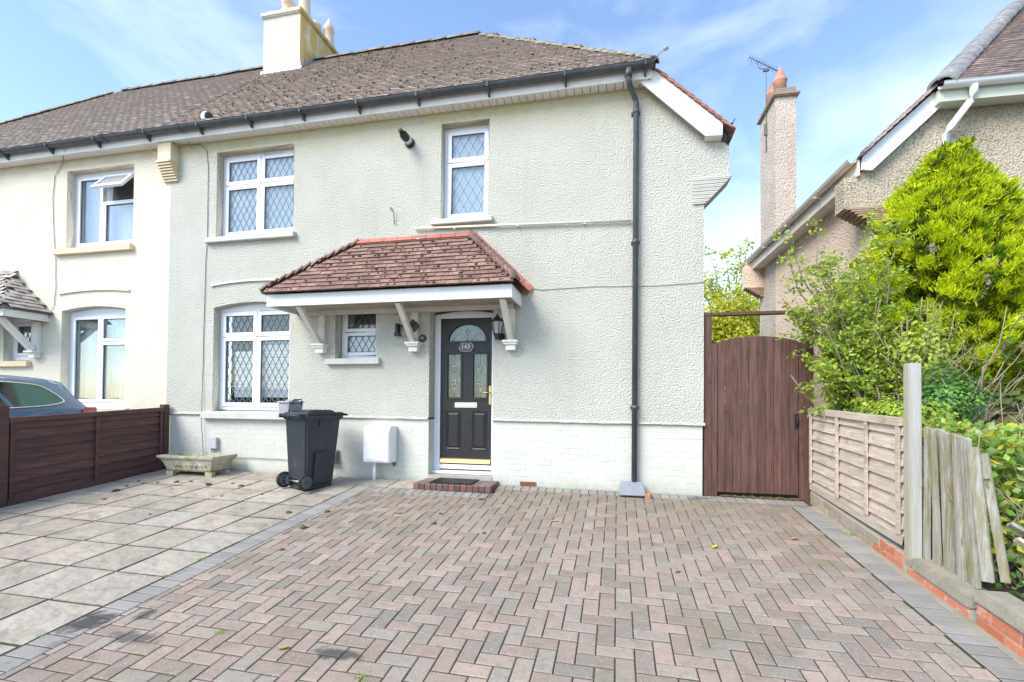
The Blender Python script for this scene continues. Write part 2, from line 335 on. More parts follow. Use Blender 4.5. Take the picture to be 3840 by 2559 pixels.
m_paver = mat('block_paver', (.3, .25, .23), c2=(.24, .21, .17), scale=9, rough=.9, bump=.5, bscale=110, bdist=.004, rnd=.16, palette=PINK, spec=.2, speck=((.50, .47, .42), .62, .45), speckscale=75, spots=OIL,
   dirt=[dict(color=(.17, .15, .10), axis='Y', lo=-2.4, hi=-.1, amt=.6, scale=2.5), dict(color=(.17, .165, .10), axis=None, lo=.56, hi=.74, amt=.55, scale=1.4), dict(color=(.19, .165, .135), axis=None, lo=.52, hi=.66, amt=.5, scale=22), dict(color=(.14, .12, .10), axis=None, lo=.58, hi=.72, amt=.5, scale=5)])
m_pavergrey = mat('grey_edging_paver', (.295, .28, .26), (.25, .24, .225), scale=6, rough=.85, bump=.4, bscale=110, bdist=.004, rnd=.12, spec=.25, speck=((.45, .45, .45), .66, .4), speckscale=120, spots=OIL,
   dirt=[dict(color=(.06, .06, .065), axis=None, lo=.62, hi=.68, amt=.5, scale=1.6)])
m_joint = mat('mossy_joint_sand', (.045, .036, .022), (.06, .065, .02), scale=5, rough=1, bump=.6, bscale=60)
m_slab = mat('riven_paving_slab', (.40, .36, .31), c2=(.30, .265, .21), scale=4.5, rough=.85, bump=1., bscale=5.5, bdist=.05, rnd=.10, spec=.2, obj=False,
   palette=[(.41, .36, .305), (.38, .34, .285), (.43, .365, .315), (.36, .335, .29), (.39, .34, .285)], speck=((.30, .27, .22), .60, .5), speckscale=16,
   dirt=[dict(color=(.17, .16, .11), axis=None, lo=.53, hi=.70, amt=.6, scale=2.6), dict(color=(.24, .19, .14), axis=None, lo=.58, hi=.72, amt=.4, scale=4, loc=(4, 2, 1))])
m_ground = mat('street_ground', (.16, .155, .145), (.13, .125, .12), scale=3, rough=.95)
m_redbrick = mat('orange_red_brick', (.5, .16, .09), c2=(.40, .15, .09), scale=10, rough=.9, rnd=.15, bump=.4, bscale=60, palette=[(.52, .17, .085), (.47, .15, .075), (.56, .20, .11), (.50, .19, .12)],
   dirt=[dict(color=(.50, .46, .42), axis=None, lo=.57, hi=.66, amt=.55, scale=11)])
m_greybrick = mat('algae_stained_brick', (.3, .25, .2), c2=(.28, .25, .18), scale=7, rough=.95, rnd=.15, bump=.5, bscale=60, palette=[(.33, .27, .22), (.29, .25, .19), (.35, .28, .26), (.27, .24, .17)],
   dirt=[dict(color=(.40, .17, .09), axis=None, lo=.6, hi=.68, amt=.6, scale=6)])
m_coping = mat('cement_coping', (.31, .285, .225), (.24, .22, .175), scale=8, rough=1, bump=.5, bscale=40, dirt=[dict(color=(.36, .29, .06), axis=None, lo=.6, hi=.68, amt=.8, scale=3)])
m_stepbrick = mat('dark_red_step_brick', (.14, .07, .06), c2=(.17, .10, .09), scale=12, rough=.7, rnd=.25, palette=[(.15, .065, .052), (.115, .062, .06), (.19, .075, .052), (.095, .06, .062)])
m_steptop = mat('step_top_brick', (.22, .16, .15), (.17, .12, .115), scale=9, rough=.8, rnd=.15)
m_airbrick = mat('terracotta_airbrick', (.32, .11, .06), (.26, .09, .05), scale=12, rough=.8)
m_nfront = mat('pebbledash_grey_beige', (.60, .53, .42), (.50, .43, .33), scale=3, rough=1, bump=1., bscale=40, bdist=.03, spec=.05, speck=((.20, .135, .07), .55, .75), speckscale=48, dirt=[dict(color=(.70, .69, .66), axis='Z', lo=3.6, hi=2.6, amt=.7, scale=1.5), dict(color=(.20, .155, .09), axis='Z', lo=4.3, hi=4.95, amt=.7, scale=2)])
m_nside = mat('pebbledash_pink', (.82, .68, .54), (.76, .60, .46), scale=3, rough=1, bump=1., bscale=30, bdist=.03, spec=.05, speck=((.50, .34, .22), .60, .5), speckscale=48)
m_nchim = mat('pebbledash_chimney', (.62, .55, .47), (.54, .46, .385), scale=3, rough=1, bump=1., bscale=26, bdist=.03, spec=.05, speck=((.30, .21, .15), .55, .65), speckscale=40)
m_terra = mat('terracotta', (.52, .27, .18), (.44, .22, .15), scale=6, rough=.8)
m_corbel = mat('terracotta_corbel_tile', (.42, .29, .21), (.34, .22, .16), scale=8, rough=.85, rnd=.15)
m_carpaint = mat('blue_grey_car_paint', (.095, .17, .27), (.10, .175, .275), scale=2, rough=.28, metal=.35, coat=.6, spec=.5)
m_carglass = mat('dark_car_glass', (.012, .022, .02), rough=.05, spec=.9, dirt=[dict(color=(.05, .19, .13), axis='Y', lo=-1.62, hi=-1.55, amt=.8, scale=1, noise=.2)])  # green reflection painted into the glass colour towards the tail
m_taillight = mat('red_tail_light', (.62, .03, .02), rough=.2, spec=.6, coat=.5)
m_bark = mat('grey_brown_bark', (.20, .165, .12), (.28, .24, .185), scale=8, rough=1, stretch=(3, 3, 1))
m_twig = mat('pale_dead_twig', (.36, .30, .22), (.27, .21, .15), scale=8, rough=1)
def leafmat(name, pal, rnd=.3):
    m = mat(name, pal[0], None, rough=.55, palette=pal, rnd=rnd, spec=.3)
    t = m.node_tree; bs = [q for q in t.nodes if q.type == 'BSDF_PRINCIPLED'][0]; out = [q for q in t.nodes if q.type == 'OUTPUT_MATERIAL'][0]
    tr = t.nodes.new('ShaderNodeBsdfTranslucent'); mx = t.nodes.new('ShaderNodeMixShader'); mx.inputs[0].default_value = .45
    src = bs.inputs['Base Color'].links[0].from_socket
    t.links.new(src, tr.inputs[0]); t.links.new(bs.outputs[0], mx.inputs[1]); t.links.new(tr.outputs[0], mx.inputs[2]); t.links.new(mx.outputs[0], out.inputs[0])
    return m
m_leafshrub = leafmat('shrub_leaf', [(.34, .47, .06), (.40, .55, .07), (.50, .60, .09), (.26, .40, .06), (.52, .56, .07), (.38, .52, .07)])
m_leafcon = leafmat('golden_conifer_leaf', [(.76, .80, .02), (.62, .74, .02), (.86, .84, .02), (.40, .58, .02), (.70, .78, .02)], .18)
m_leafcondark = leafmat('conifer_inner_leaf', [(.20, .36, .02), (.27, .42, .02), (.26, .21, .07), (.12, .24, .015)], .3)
m_leaftree = leafmat('yellow_green_tree_leaf', [(.66, .64, .07), (.52, .58, .05), (.76, .70, .12), (.38, .48, .05)])
m_leafbram = leafmat('bramble_leaf', [(.26, .44, .07), (.34, .50, .09), (.46, .50, .06), (.20, .36, .08), (.62, .58, .08), (.38, .50, .20)])
m_leafivy = leafmat('ivy_leaf', [(.12, .28, .06), (.17, .36, .07), (.22, .42, .08), (.09, .20, .07)])
m_leafhyd = leafmat('dull_green_leaf', [(.16, .22, .06), (.20, .26, .08), (.24, .20, .09)])
m_orangeleaf = mat('fallen_leaf_orange', (.60, .22, .10), (.50, .17, .06), scale=30, rough=.8)
m_yellowleaf = mat('fallen_leaf_yellow', (.70, .55, .04), (.60, .45, .03), scale=30, rough=.8)
m_curtain = mat('net_curtain', (.66, .70, .65), (.38, .43, .38), scale=3, rough=.9, stretch=(6, 1, .3))
m_blind = mat('pale_blue_blind', (.66, .76, .86), (.60, .70, .82), scale=1.5, rough=.8)
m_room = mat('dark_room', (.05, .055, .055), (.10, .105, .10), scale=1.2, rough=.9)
m_whiteish = mat('pale_interior_reflection', (.85, .85, .84), (.72, .73, .73), scale=1.7, rough=.9)
m_numplate = mat('black_number_plate', (.012, .012, .014), rough=.15, spec=.6)
m_whitepaint = mat('white_lettering', (.85, .85, .85), rough=.4)

def glassmat(name, tint=(1, 1, 1), refl=.5):
    m = bpy.data.materials.new(name); m.use_nodes = True; t = m.node_tree; t.nodes.clear()
    o = t.nodes.new('ShaderNodeOutputMaterial'); a = t.nodes.new('ShaderNodeBsdfTransparent'); a.inputs[0].default_value = (*tint, 1)
    g = t.nodes.new('ShaderNodeBsdfGlossy'); g.inputs['Roughness'].default_value = .03
    lw = t.nodes.new('ShaderNodeLayerWeight'); lw.inputs[0].default_value = refl
    mr = t.nodes.new('ShaderNodeMapRange'); mr.inputs[3].default_value = .05; mr.inputs[4].default_value = .55
    nz = t.nodes.new('ShaderNodeTexNoise'); nz.inputs['Scale'].default_value = 2.2; bp = t.nodes.new('ShaderNodeBump'); bp.inputs['Strength'].default_value = .12; bp.inputs['Distance'].default_value = .02
    ge = t.nodes.new('ShaderNodeNewGeometry'); t.links.new(ge.outputs['Position'], nz.inputs[0]); t.links.new(nz.outputs[0], bp.inputs['Height']); t.links.new(bp.outputs[0], g.inputs['Normal'])
    mx = t.nodes.new('ShaderNodeMixShader')
    t.links.new(lw.outputs['Fresnel'], mr.inputs[0]); t.links.new(mr.outputs[0], mx.inputs[0]); t.links.new(a.outputs[0], mx.inputs[1]); t.links.new(g.outputs[0], mx.inputs[2]); t.links.new(mx.outputs[0], o.inputs[0])
    return m
m_glass = glassmat('window_glass', (.93, .96, .97), .25)

# ------------------------------------------------------------------ ground
GX, GY = -0.008, 0.0827
def gz(x, y):
    yy = max(min(y, 0.0), -7.5); xx = max(min(x, 12), -14)
    return GX*xx + GY*yy
def ground_sheet(name, mt, x0, x1, y0, y1, dz, nx=2, ny=2, parent=None, xs=None, ys=None):
    xs = xs or [x0+(x1-x0)*i/(nx-1) for i in range(nx)]; ys = ys or [y0+(y1-y0)*i/(ny-1) for i in range(ny)]
    b = MB(); vs = [(x, y, gz(x, y)+dz) for y in ys for x in xs]; n = len(xs)
    b.add(vs, [(j*n+i, j*n+i+1, (j+1)*n+i+1, (j+1)*n+i) for j in range(len(ys)-1) for i in range(n-1)])
    return b.build(name, mt, parent)
g = ground_sheet('ground', m_ground, 0, 0, 0, 0, -.045, xs=[-900, -60, -14, -6, 0, 4, 12, 60, 900], ys=[-900, -60, -12, -7.5, -4, -2, 0, 3, 12, 60, 900]); g['kind'] = 'structure'
UP = Matrix.Rotation(math.atan(GY), 4, 'X') @ Matrix.Rotation(-math.atan(GX), 4, 'Y')

# ---- driveway of block pavers
drive = ground_sheet('driveway', m_joint, -3.27, 2.12, -7.2, 0.12, -.0055, 6, 8); drive['kind'] = 'structure'
def paver_mesh(name, mt, ch=.05, chz=.12):
    # unit brick, top at z=0; chamfered top edge
    b = MB(); h = .5
    vs = [(-h, -h, -1), (h, -h, -1), (h, h, -1), (-h, h, -1), (-h, -h, -chz), (h, -h, -chz), (h, h, -chz), (-h, h, -chz)]
    k = h-ch*.5; k2 = h-ch*.9
    vs += [(-k, -k2, 0), (k, -k2, 0), (k, k2, 0), (-k, k2, 0)]
    b.add(vs, [(0,1,5,4),(1,2,6,5),(2,3,7,6),(3,0,4,7),(4,5,9,8),(5,6,10,9),(6,7,11,10),(7,4,8,11),(8,9,10,11)])
    return b.mesh(name, mt)
pv = {0: paver_mesh('paver', m_paver, .055, .10)}; pg_ = {0: paver_mesh('paver', m_pavergrey, .055, .10)}
def paver_at(x0, x1, y0, y1, gap=.0075, th=.03, jit=.0013):
    cx, cy = (x0+x1)/2, (y0+y1)/2
    return Matrix.Translation((cx, cy, gz(cx, cy)+random.uniform(-jit, jit))) @ UP @ Euler((random.gauss(0, .006), random.gauss(0, .006), random.gauss(0, .006))).to_matrix().to_4x4() @ Matrix.Diagonal((x1-x0-gap, y1-y0-gap, th, 1))
ZONES = [(-3.06, -1.485, -7.1, -.64), (-1.485, 1.872, -7.1, -.205)]
U = .1035; mats_ = []
def clip(r, z):
    x0, x1, y0, y1 = max(r[0], z[0]), min(r[1], z[1]), max(r[2], z[2]), min(r[3], z[3])
    return (x0, x1, y0, y1) if x1-x0 > .022 and y1-y0 > .022 else None
for j in range(-32, 40):
    for i in range(-30, 26):
        k = (i+j) % 4
        x0 = -.316 + i*U; y1 = -3.101 - j*U
        if k == 0: r = (x0, x0+2*U, y1-U, y1)
        elif k == 2: r = (x0, x0+U, y1-2*U, y1)
        else: continue
        if r[3] <= -.64: z = (-3.06, 1.872, -7.1, -.205)
        elif r[0] >= -1.485-U: z = (-1.485, 1.872, -7.1, -.205)
        else: z = (-3.06, 1.872, -7.1, -.64)
        c = clip(r, z)
        if c: mats_.append((paver_at(*c), 0))
pieces('paver', m_paver, drive, pv, mats_, 300, 'pavers')
mats_ = []; s_ = .1045
y = -.43
while y > -7.0: mats_.append((paver_at(-3.262, -3.062, y-s_, y), 0)); y -= s_
y = -.205
while y > -7.0: mats_.append((paver_at(1.874, 2.076, y-s_*.98, y), 0)); y -= s_*.98
x = -3.06
while x < -1.5: mats_.append((paver_at(x, x+s_, -.638, -.435), 0)); x += s_
x = -1.485
while x < 2.0: mats_.append((paver_at(x, x+s_, -.203, -.004), 0)); x += s_
pieces('edging_paver', m_pavergrey, drive, pg_, mats_, 300, 'edging_pavers')

# ---- patio of riven slabs
patio = ground_sheet('patio', m_joint, -6.75, -3.264, -7.2, 0.12, -.008, 6, 8); patio['kind'] = 'structure'
patio2 = MB(); patio2.add([(-3.264, -.43, gz(-3.2, -.43)-.006), (-2.45, -.43, gz(-2.45, -.43)-.006), (-2.45, .05, -.0), (-3.264, .05, .005)], [(0,1,2,3)]); q = patio2.build('patio_joint', m_joint, patio)
def slab_mesh(k):
    rr = random.Random(k); b = MB(); n = 5
    vs = []
    for j in range(n):
        for i in range(n):
            e = (i in (0, n-1)) or (j in (0, n-1))
            vs.append((-.5+i/(n-1)+ (rr.uniform(-.006, .006) if e else rr.uniform(-.06, .06)), -.5+j/(n-1)+(rr.uniform(-.006, .006) if e else rr.uniform(-.06, .06)), (-.10 if e else rr.uniform(-.12, .12))))
    fs = [(j*n+i, j*n+i+1, (j+1)*n+i+1, (j+1)*n+i) for j in range(n-1) for i in range(n-1)]
    ring = [i for i in range(n)] + [j*n+n-1 for j in range(1, n)] + [(n-1)*n+i for i in range(n-2, -1, -1)] + [j*n for j in range(n-2, 0, -1)]
    base_ = len(vs)
    for r_ in ring: vs.append((vs[r_][0], vs[r_][1], -1))
    for a in range(len(ring)): c_ = (a+1) % len(ring); fs.append((ring[a], base_+a, base_+c_, ring[c_])[::-1])
    b.add(vs, fs, False); return b.mesh('slab', m_slab)
sl = {k: slab_mesh(k) for k in range(5)}
mats_ = []
ys_ = [-.02, -.44]; 
y = -.44
while y > -6.8: y -= .4455; ys_.append(y)
xs_ = [-3.268, -3.728, -4.195, -4.665, -5.135, -5.605, -6.075, -6.60]
for a in range(len(ys_)-1):
    for b_ in range(len(xs_)-1):
        x1, x0 = xs_[b_]-.01*0, xs_[b_+1]; y1, y0 = ys_[a], ys_[a+1]
        cx, cy = (x0+x1)/2+random.uniform(-.004, .004), (y0+y1)/2
        if a == 5 and b_ == 3: pass
        mats_.append((Matrix.Translation((cx, cy, gz(cx, cy)+random.uniform(-.002, .003))) @ UP @ Euler((random.gauss(0, .006), random.gauss(0, .006), random.gauss(0, .006))).to_matrix().to_4x4() @ Matrix.Diagonal((x1-x0-.022, y1-y0-.022, .03, 1)), random.randrange(5)))
for x0, x1 in ((-3.26, -2.86), (-2.855, -2.50)):
    mats_.append((Matrix.Translation(((x0+x1)/2, -.222, gz((x0+x1)/2, -.222)+.006)) @ UP @ Matrix.Diagonal((x1-x0-.012, .40, .03, 1)), random.randrange(5)))
pieces('slab', m_slab, patio, sl, mats_, 300, 'slabs')

# ------------------------------------------------------------------ wall builder with openings
def wall_with_holes(name, mt, outer, holes, y0, th, parent):
    cu = bpy.data.curves.new(name, 'CURVE'); cu.dimensions = '2D'; cu.fill_mode = 'BOTH'; cu.extrude = th/2
    for poly in [outer]+holes:
        sp = cu.splines.new('POLY'); sp.points.add(len(poly)-1)
        for i, (x, z) in enumerate(poly): sp.points[i].co = (x, z, 0, 1)
        sp.use_cyclic_u = True
    to = bpy.data.objects.new('tmp', cu); COL.objects.link(to)
    dg = bpy.context.evaluated_depsgraph_get(); me = bpy.data.meshes.new_from_object(to.evaluated_get(dg))
    bpy.data.objects.remove(to); bpy.data.curves.remove(cu)
    for v in me.vertices: x, z, e = v.co; v.co = (x, y0 + th/2 - e, z)
    me.materials.clear(); me.materials.append(mt); me.name = name
    bm = bmesh.new(); bm.from_mesh(me); bmesh.ops.remove_doubles(bm, verts=bm.verts, dist=1e-5); bmesh.ops.recalc_face_normals(bm, faces=bm.faces); bm.to_mesh(me); bm.free()
    o = bpy.data.objects.new(name, me); place(o, parent); return o
def rect(x0, x1, z0, z1, arch=0, n=8):
    if not arch: return [(x0, z0), (x1, z0), (x1, z1), (x0, z1)]
    p = [(x0, z0), (x1, z0)]
    for i in range(n+1):
        t = i/n; x = x1+(x0-x1)*t; p.append((x, z1 + arch*(1-(2*t-1)**2)))
    return p

# ------------------------------------------------------------------ window builder
def window(parent, x0, x1, z0, z1, y, lights, frame=.055, sash=.05, arch=0, diamond=None, back=m_blind, backy=.045, rebate=True, vents=False):
    """lights: list of (fx0,fx1,fz0,fz1,leaded) in fractions of the glazed area"""
    w_ = part_empty('window', parent)
    f = MB()
    f.box(x0, x0+frame, y, y+.07, z0, z1); f.box(x1-frame, x1, y, y+.07, z0, z1)
    f.box(x0+frame, x1-frame, y, y+.07, z0, z0+frame); 
    if arch: f.prism_y([(x0+frame, z1-frame), (x1-frame, z1-frame)] + [(x1-frame+(x0-x1+2*frame)*i/8, z1+arch*(1-(i/4-1)**2)) for i in range(9)], y, y+.07)
    else: f.box(x0+frame, x1-frame, y, y+.07, z1-frame, z1)
    gx0, gx1, gz0, gz1 = x0+frame, x1-frame, z0+frame, z1-frame
    W_, H_ = gx1-gx0, gz1-gz0
    came = MB(); pane = MB(); gas = MB(); sash_ = MB()
    for (a, b, c, d, dia) in lights:
        lx0, lx1, lz0, lz1 = gx0+a*W_+.004, gx0+b*W_-.004, gz0+c*H_+.004, gz0+d*H_-.004
        s = sash
        ys = y-.014
        for (p0, p1, q0, q1) in ((lx0, lx0+s, lz0, lz1), (lx1-s, lx1, lz0, lz1), (lx0+s, lx1-s, lz0, lz0+s), (lx0+s, lx1-s, lz1-s, lz1)):
            sash_.box(p0, p1, ys, y+.05, q0, q1)
        ax0, ax1, az0, az1 = lx0+s, lx1-s, lz0+s, lz1-s
        pane.box(ax0-.004, ax1+.004, y+.012, y+.018, az0-.004, az1+.004)
        gg = .006
        for (p0, p1, q0, q1) in ((ax0, ax0+gg, az0, az1), (ax1-gg, ax1, az0, az1), (ax0+gg, ax1-gg, az0, az0+gg), (ax0+gg, ax1-gg, az1-gg, az1)):
            gas.box(p0, p1, y+.004, y+.0125, q0, q1)
        if dia:
            dx, dz = dia; n = 40
            for sgn in (1, -1):
                for k in range(-n, n):
                    # line z = sgn*dz/dx*(x-cx) + k*dz*... clipped to pane
                    cx, cz = (ax0+ax1)/2, (az0+az1)/2; m_ = sgn*dz/dx; off = cz + (k+.5)*dz
                    pts = []
                    for xx in (ax0, ax1):
                        zz = m_*(xx-cx)+off
                        if az0 <= zz <= az1: pts.append((xx, zz))
                    for zz in (az0, az1):
                        xx = cx+(zz-off)/m_
                        if ax0 < xx < ax1: pts.append((xx, zz))
                    if len(pts) >= 2:
                        p, q = pts[0], pts[1]
                        if math.dist(p, q) < .01: continue
                        t = Vector((q[0]-p[0], 0, q[1]-p[1])).normalized(); nn = Vector((-t.z, 0, t.x))*.0035
                        P, Q = Vector((p[0], y+.0085, p[1])), Vector((q[0], y+.0085, q[1])); dy = Vector((0, .0035, 0))
                        came.hexa([P-nn-dy, P+nn-dy, P+nn+dy, P-nn+dy], [Q-nn-dy, Q+nn-dy, Q+nn+dy, Q-nn+dy])
    f.build('frame', m_pvc, w_, bevel=.004, seg=1); sash_.build('sash', m_pvc, w_, bevel=.004, seg=1); pane.build('glass', m_glass, w_)
    gas.build('seal', m_black, w_)
    if came.v: came.build('leading', m_came, w_)
    if back:
        b = MB()
        if back is m_curtain:
            n = 60; vs = []
            for i in range(n+1):
                xx = x0+.03+(x1-x0-.06)*i/n; yy = y+backy+.02*math.sin(i*1.25)+.008*math.sin(i*2.9)
                vs += [(xx, yy, z0+.03), (xx, yy, z1-.04)]
            b.add(vs, [(2*i, 2*i+2, 2*i+3, 2*i+1) for i in range(n)], True); b.build('net_curtain', back, w_)
        else:
            b.box(x0+.02, x1-.02, y+backy, y+backy+.01, z0+.02, z1-.02); b.build('blind_or_dark_room', back, w_)  # with the dark material this sheet stands in for the unlit room
    return w_
def sill(parent, x0, x1, z0, z1, mt, proj=.07, parentw=None):
    b = MB(); b.prism_x([(-proj, z0), (.14, z0), (.14, z1+.02), (-proj, z1)], x0, x1)
    b.build('sill', mt, parentw or parent, bevel=.006, seg=2)

# ================================================================== our house
PARTY = -6.745
H = thing('house', 'pale green pebbledashed semi-detached house with tiled hipped roof and red tiled porch', 'house', (-2.9, 0, 0))
XC = 1.005
outer = [(PARTY, .865), (-2.473, .84), (-2.473, .83), (XC, .822), (XC, 3.47), (XC, 3.79), (1.285, 3.79), (1.285, 4.13), (1.19, 4.235), (.35, 5.03), (PARTY, 5.03)]
outer = [(PARTY, .86), (XC, .823), (XC, 3.79), (1.285, 3.79), (1.285, 4.13), (1.19, 4.24), (.36, 5.02), (PARTY, 5.02)]
hole1 = rect(-5.905, -4.585, 3.50, 4.80)
hole2 = rect(-5.915, -4.61, .91, 2.455, .07)
hole3 = rect(-2.332, -1.664, 3.51, 4.82)
hole4 = rect(-3.885, -3.252, 1.66, 2.42, .02)
outer = [(PARTY, .86), (-2.473, .838), (-2.473, 2.30)] + [(-2.473+(.888)*i/8, 2.30+.045*(1-(i/4-1)**2)) for i in range(1, 8)] + [(-1.585, 2.30), (-1.585, .833)] + [(XC, .823), (XC, 3.79), (1.285, 3.79), (1.285, 4.13), (1.19, 4.24), (.36, 5.02), (PARTY, 5.02)]
wall = wall_with_holes('wall', m_wall, outer, [hole1, hole2, hole3, hole4], 0, .27, H)
sw = MB(); sw.box(.76, XC-.002, .271, 5.0, 0, 4.0); sw.box(PARTY, .755, 5.0, 5.27, 0, 5.0); sw.build('side_wall', m_wall, H)
# drip edge above the plinth
for (xa, xb) in ((PARTY, -2.475), (-1.583, XC+.012)):
    db = MB(); n = int((xb-xa)/.12)
    for i in range(n):
        a, b_ = xa+(xb-xa)*i/n, xa+(xb-xa)*(i+1)/n; za = .862-(a-PARTY)*.0052; j = random.uniform(-.004, .004)
        db.prism_x([(-.022, za+.002+j), (.0, za-.012), (.0, za+.03), (-.008, za+.03)], a, b_)
    if xb > 0: db.prism_y([(XC, .81), (XC+.014, .818), (XC, .85)], 0, .5)
    db.build('drip_edge', m_wall, H)
# plinth: painted bricks, each a piece
pl = MB()
for xa, xb in ((PARTY, -2.473), (-1.585, XC-.012)): pl.box(xa, xb, .012, .25, -.25, .86)
pl.box(.755, XC-.012, .26, 5, -.25, .85)
plinth = pl.build('plinth', m_plinthpaint, H)
pb = {0: paver_mesh('brick', m_plinthpaint, .025, .2)}
mats_ = []
RX = Matrix.Rotation(math.pi/2, 4, 'X')
for xa, xb in ((PARTY, -2.473), (-1.585, XC-.012)):
    z = -.10; row = 0
    while z < .80:
        x = xa - (.1125 if row % 2 else 0)
        while x < xb:
            a, b_ = max(x, xa), min(x+.215, xb)
            if b_-a > .04 and (z > -.06):
                mats_.append((Matrix.Translation(((a+b_)/2, .0100+random.uniform(-.0008, .0008), z+.0325)) @ RX @ Matrix.Diagonal((b_-a, .0705, .012, 1)), 0))
            x += .225
        z += .0755; row += 1
pieces('brick', m_plinthpaint, plinth, pb, mats_, 300, 'bricks')

# windows
w1 = window(H, -5.905, -4.57, 3.52, 4.80, .13, [(0, .5, 0, .645, (.105, .19)), (.5, 1, 0, .645, (.105, .19)), (0, .5, .645, 1, (.105, .19)), (.5, 1, .645, 1, (.105, .19))], frame=.042, sash=.06)
sill(H, -6.05, -4.53, 3.425, 3.50, m_sillg, parentw=w1)
w2 = window(H, -5.915, -4.60, .93, 2.455, .13, [(0, .5, 0, .735, (.105, .19)), (.5, 1, 0, .735, (.105, .19)), (0, .5, .735, 1, (.105, .19)), (.5, 1, .735, 1, (.105, .19))], frame=.045, sash=.06, arch=.07, back=m_room, backy=.20)
bl = MB()
for xx in (-5.6, -5.4, -5.2, -5.0, -4.8):
    for k in range(9 if xx > -5.3 else 7): bl.box(xx-.10, xx+.098, .19, .195, 1.12+k*.1, 1.215+k*.1)
bl.build('white_reflection_sheet', m_whiteish, w2)  # white sheets stand in for bright reflections over a pale interior
sill(H, -6.06, -4.55, .80, .895, m_sillg, parentw=w2)
w3 = window(H, -2.332, -1.655, 3.525, 4.82, .13, [(0, 1, 0, .635, (.125, .215)), (0, 1, .635, 1, (.125, .215))], frame=.042, sash=.06)
sill(H, -2.45, -1.60, 3.44, 3.51, m_sillg, parentw=w3)
w4 = window(H, -3.885, -3.245, 1.675, 2.42, .17, [(0, 1, 0, .52, (.10, .165)), (0, 1, .52, 1, (.10, .165))], frame=.045, sash=.05, arch=.02, back=m_room, backy=.3)
wb = MB(); wb.box(-3.84, -3.27, .225, .23, 1.70, 2.04); wb.build('white_reflection_sheet', m_whiteish, w4)  # white sheet paints the bright reflection low in the small window
sill(H, -4.0, -3.18, 1.585, 1.665, m_sillg, parentw=w4)
# relieving arch moulding over the ground floor window
def archstrip(x0, x1, z, rise, mt, parent):
    b = MB(); n = 12
    for i in range(n):
        f = lambda t: z+rise*(1-(2*t-1)**2)
        a, c = i/n, (i+1)/n; xa, xb = x0+(x1-x0)*a, x0+(x1-x0)*c
        b.hexa([(xa, -.028, f(a)), (xb, -.028, f(c)), (xb, 0, f(c)), (xa, 0, f(a))], [(xa, -.02, f(a)+.026), (xb, -.02, f(c)+.026), (xb, 0, f(c)+.03), (xa, 0, f(a)+.03)])
    b.build('arch_moulding', mt, parent)
archstrip(-5.96, -4.45, 2.775, .05, m_sillg, H)

# ---- front door
D = part_empty('front_door', H)
DX0, DX1, DY = -2.474, -1.60, .20
fr = MB(); fr.box(DX0, DX0+.085, DY, DY+.07, .14, 2.28); fr.box(-1.655, -1.588, DY, DY+.07, .14, 2.28)
fr.prism_y([(DX0+.085, 2.225), (-1.655, 2.225)] + [(-1.655+(-2.389+1.655)*i/8, 2.28+.04*(1-(i/4-1)**2)) for i in range(9)], DY, DY+.07)
fr.box(DX0+.085, -1.655, DY, DY+.07, .16, .225); fr.box(DX0-.0, -1.588, DY-.08, DY+.06, .105, .14)
fr.build('frame', m_pvc, D, bevel=.005)
LX0, LX1, LZ0, LZ1 = -2.385, -1.66, .232, 2.222
K = 1.033
def dz(z): return 1.0886+(z-1.0886)*K
def dx(x): return x*K
fan_r = (dx(-1.686)-dx(-2.208))/2; fcx = (dx(-1.686)+dx(-2.208))/2; fcz = dz(1.883)
fan_h = dz(2.104)-fcz
def fanpoly(e=0, n=16): return [(fcx-fan_r-e, fcz-e), (fcx+fan_r+e, fcz-e)] + [(fcx+(fan_r+e)*math.cos(math.pi*i/n), fcz+(fan_h+e)*math.sin(math.pi*i/n)) for i in range(1, n)]
gl1 = (dx(-2.213), dx(-2.029), dz(1.137), dz(1.712)); gl2 = (dx(-1.856), dx(-1.671), dz(1.137), dz(1.712))
leaf = wall_with_holes('leaf', m_door, rect(LX0, LX1, LZ0, LZ1), [fanpoly(), rect(*gl1), rect(*gl2)], DY+.012, .045, D)
tr = MB()
def ringframe(x0, x1, z0, z1, wd, y0, y1):
    for (p0, p1, q0, q1) in ((x0-wd, x0, z0-wd, z1+wd), (x1, x1+wd, z0-wd, z1+wd), (x0, x1, z0-wd, z0), (x0, x1, z1, z1+wd)): tr.box(p0, p1, y0, y1, q0, q1)
for g_ in (gl1, gl2): ringframe(*g_, .026, DY, DY+.02)
fp, fq = fanpoly(0), fanpoly(.028)
for i in range(len(fp)):
    j = (i+1) % len(fp)
    tr.hexa([(fq[i][0], DY, fq[i][1]), (fq[j][0], DY, fq[j][1]), (fp[j][0], DY, fp[j][1]), (fp[i][0], DY, fp[i][1])], [(fq[i][0], DY+.02, fq[i][1]), (fq[j][0], DY+.02, fq[j][1]), (fp[j][0], DY+.02, fp[j][1]), (fp[i][0], DY+.02, fp[i][1])])
tr.build('glazing_bead', m_door, D)
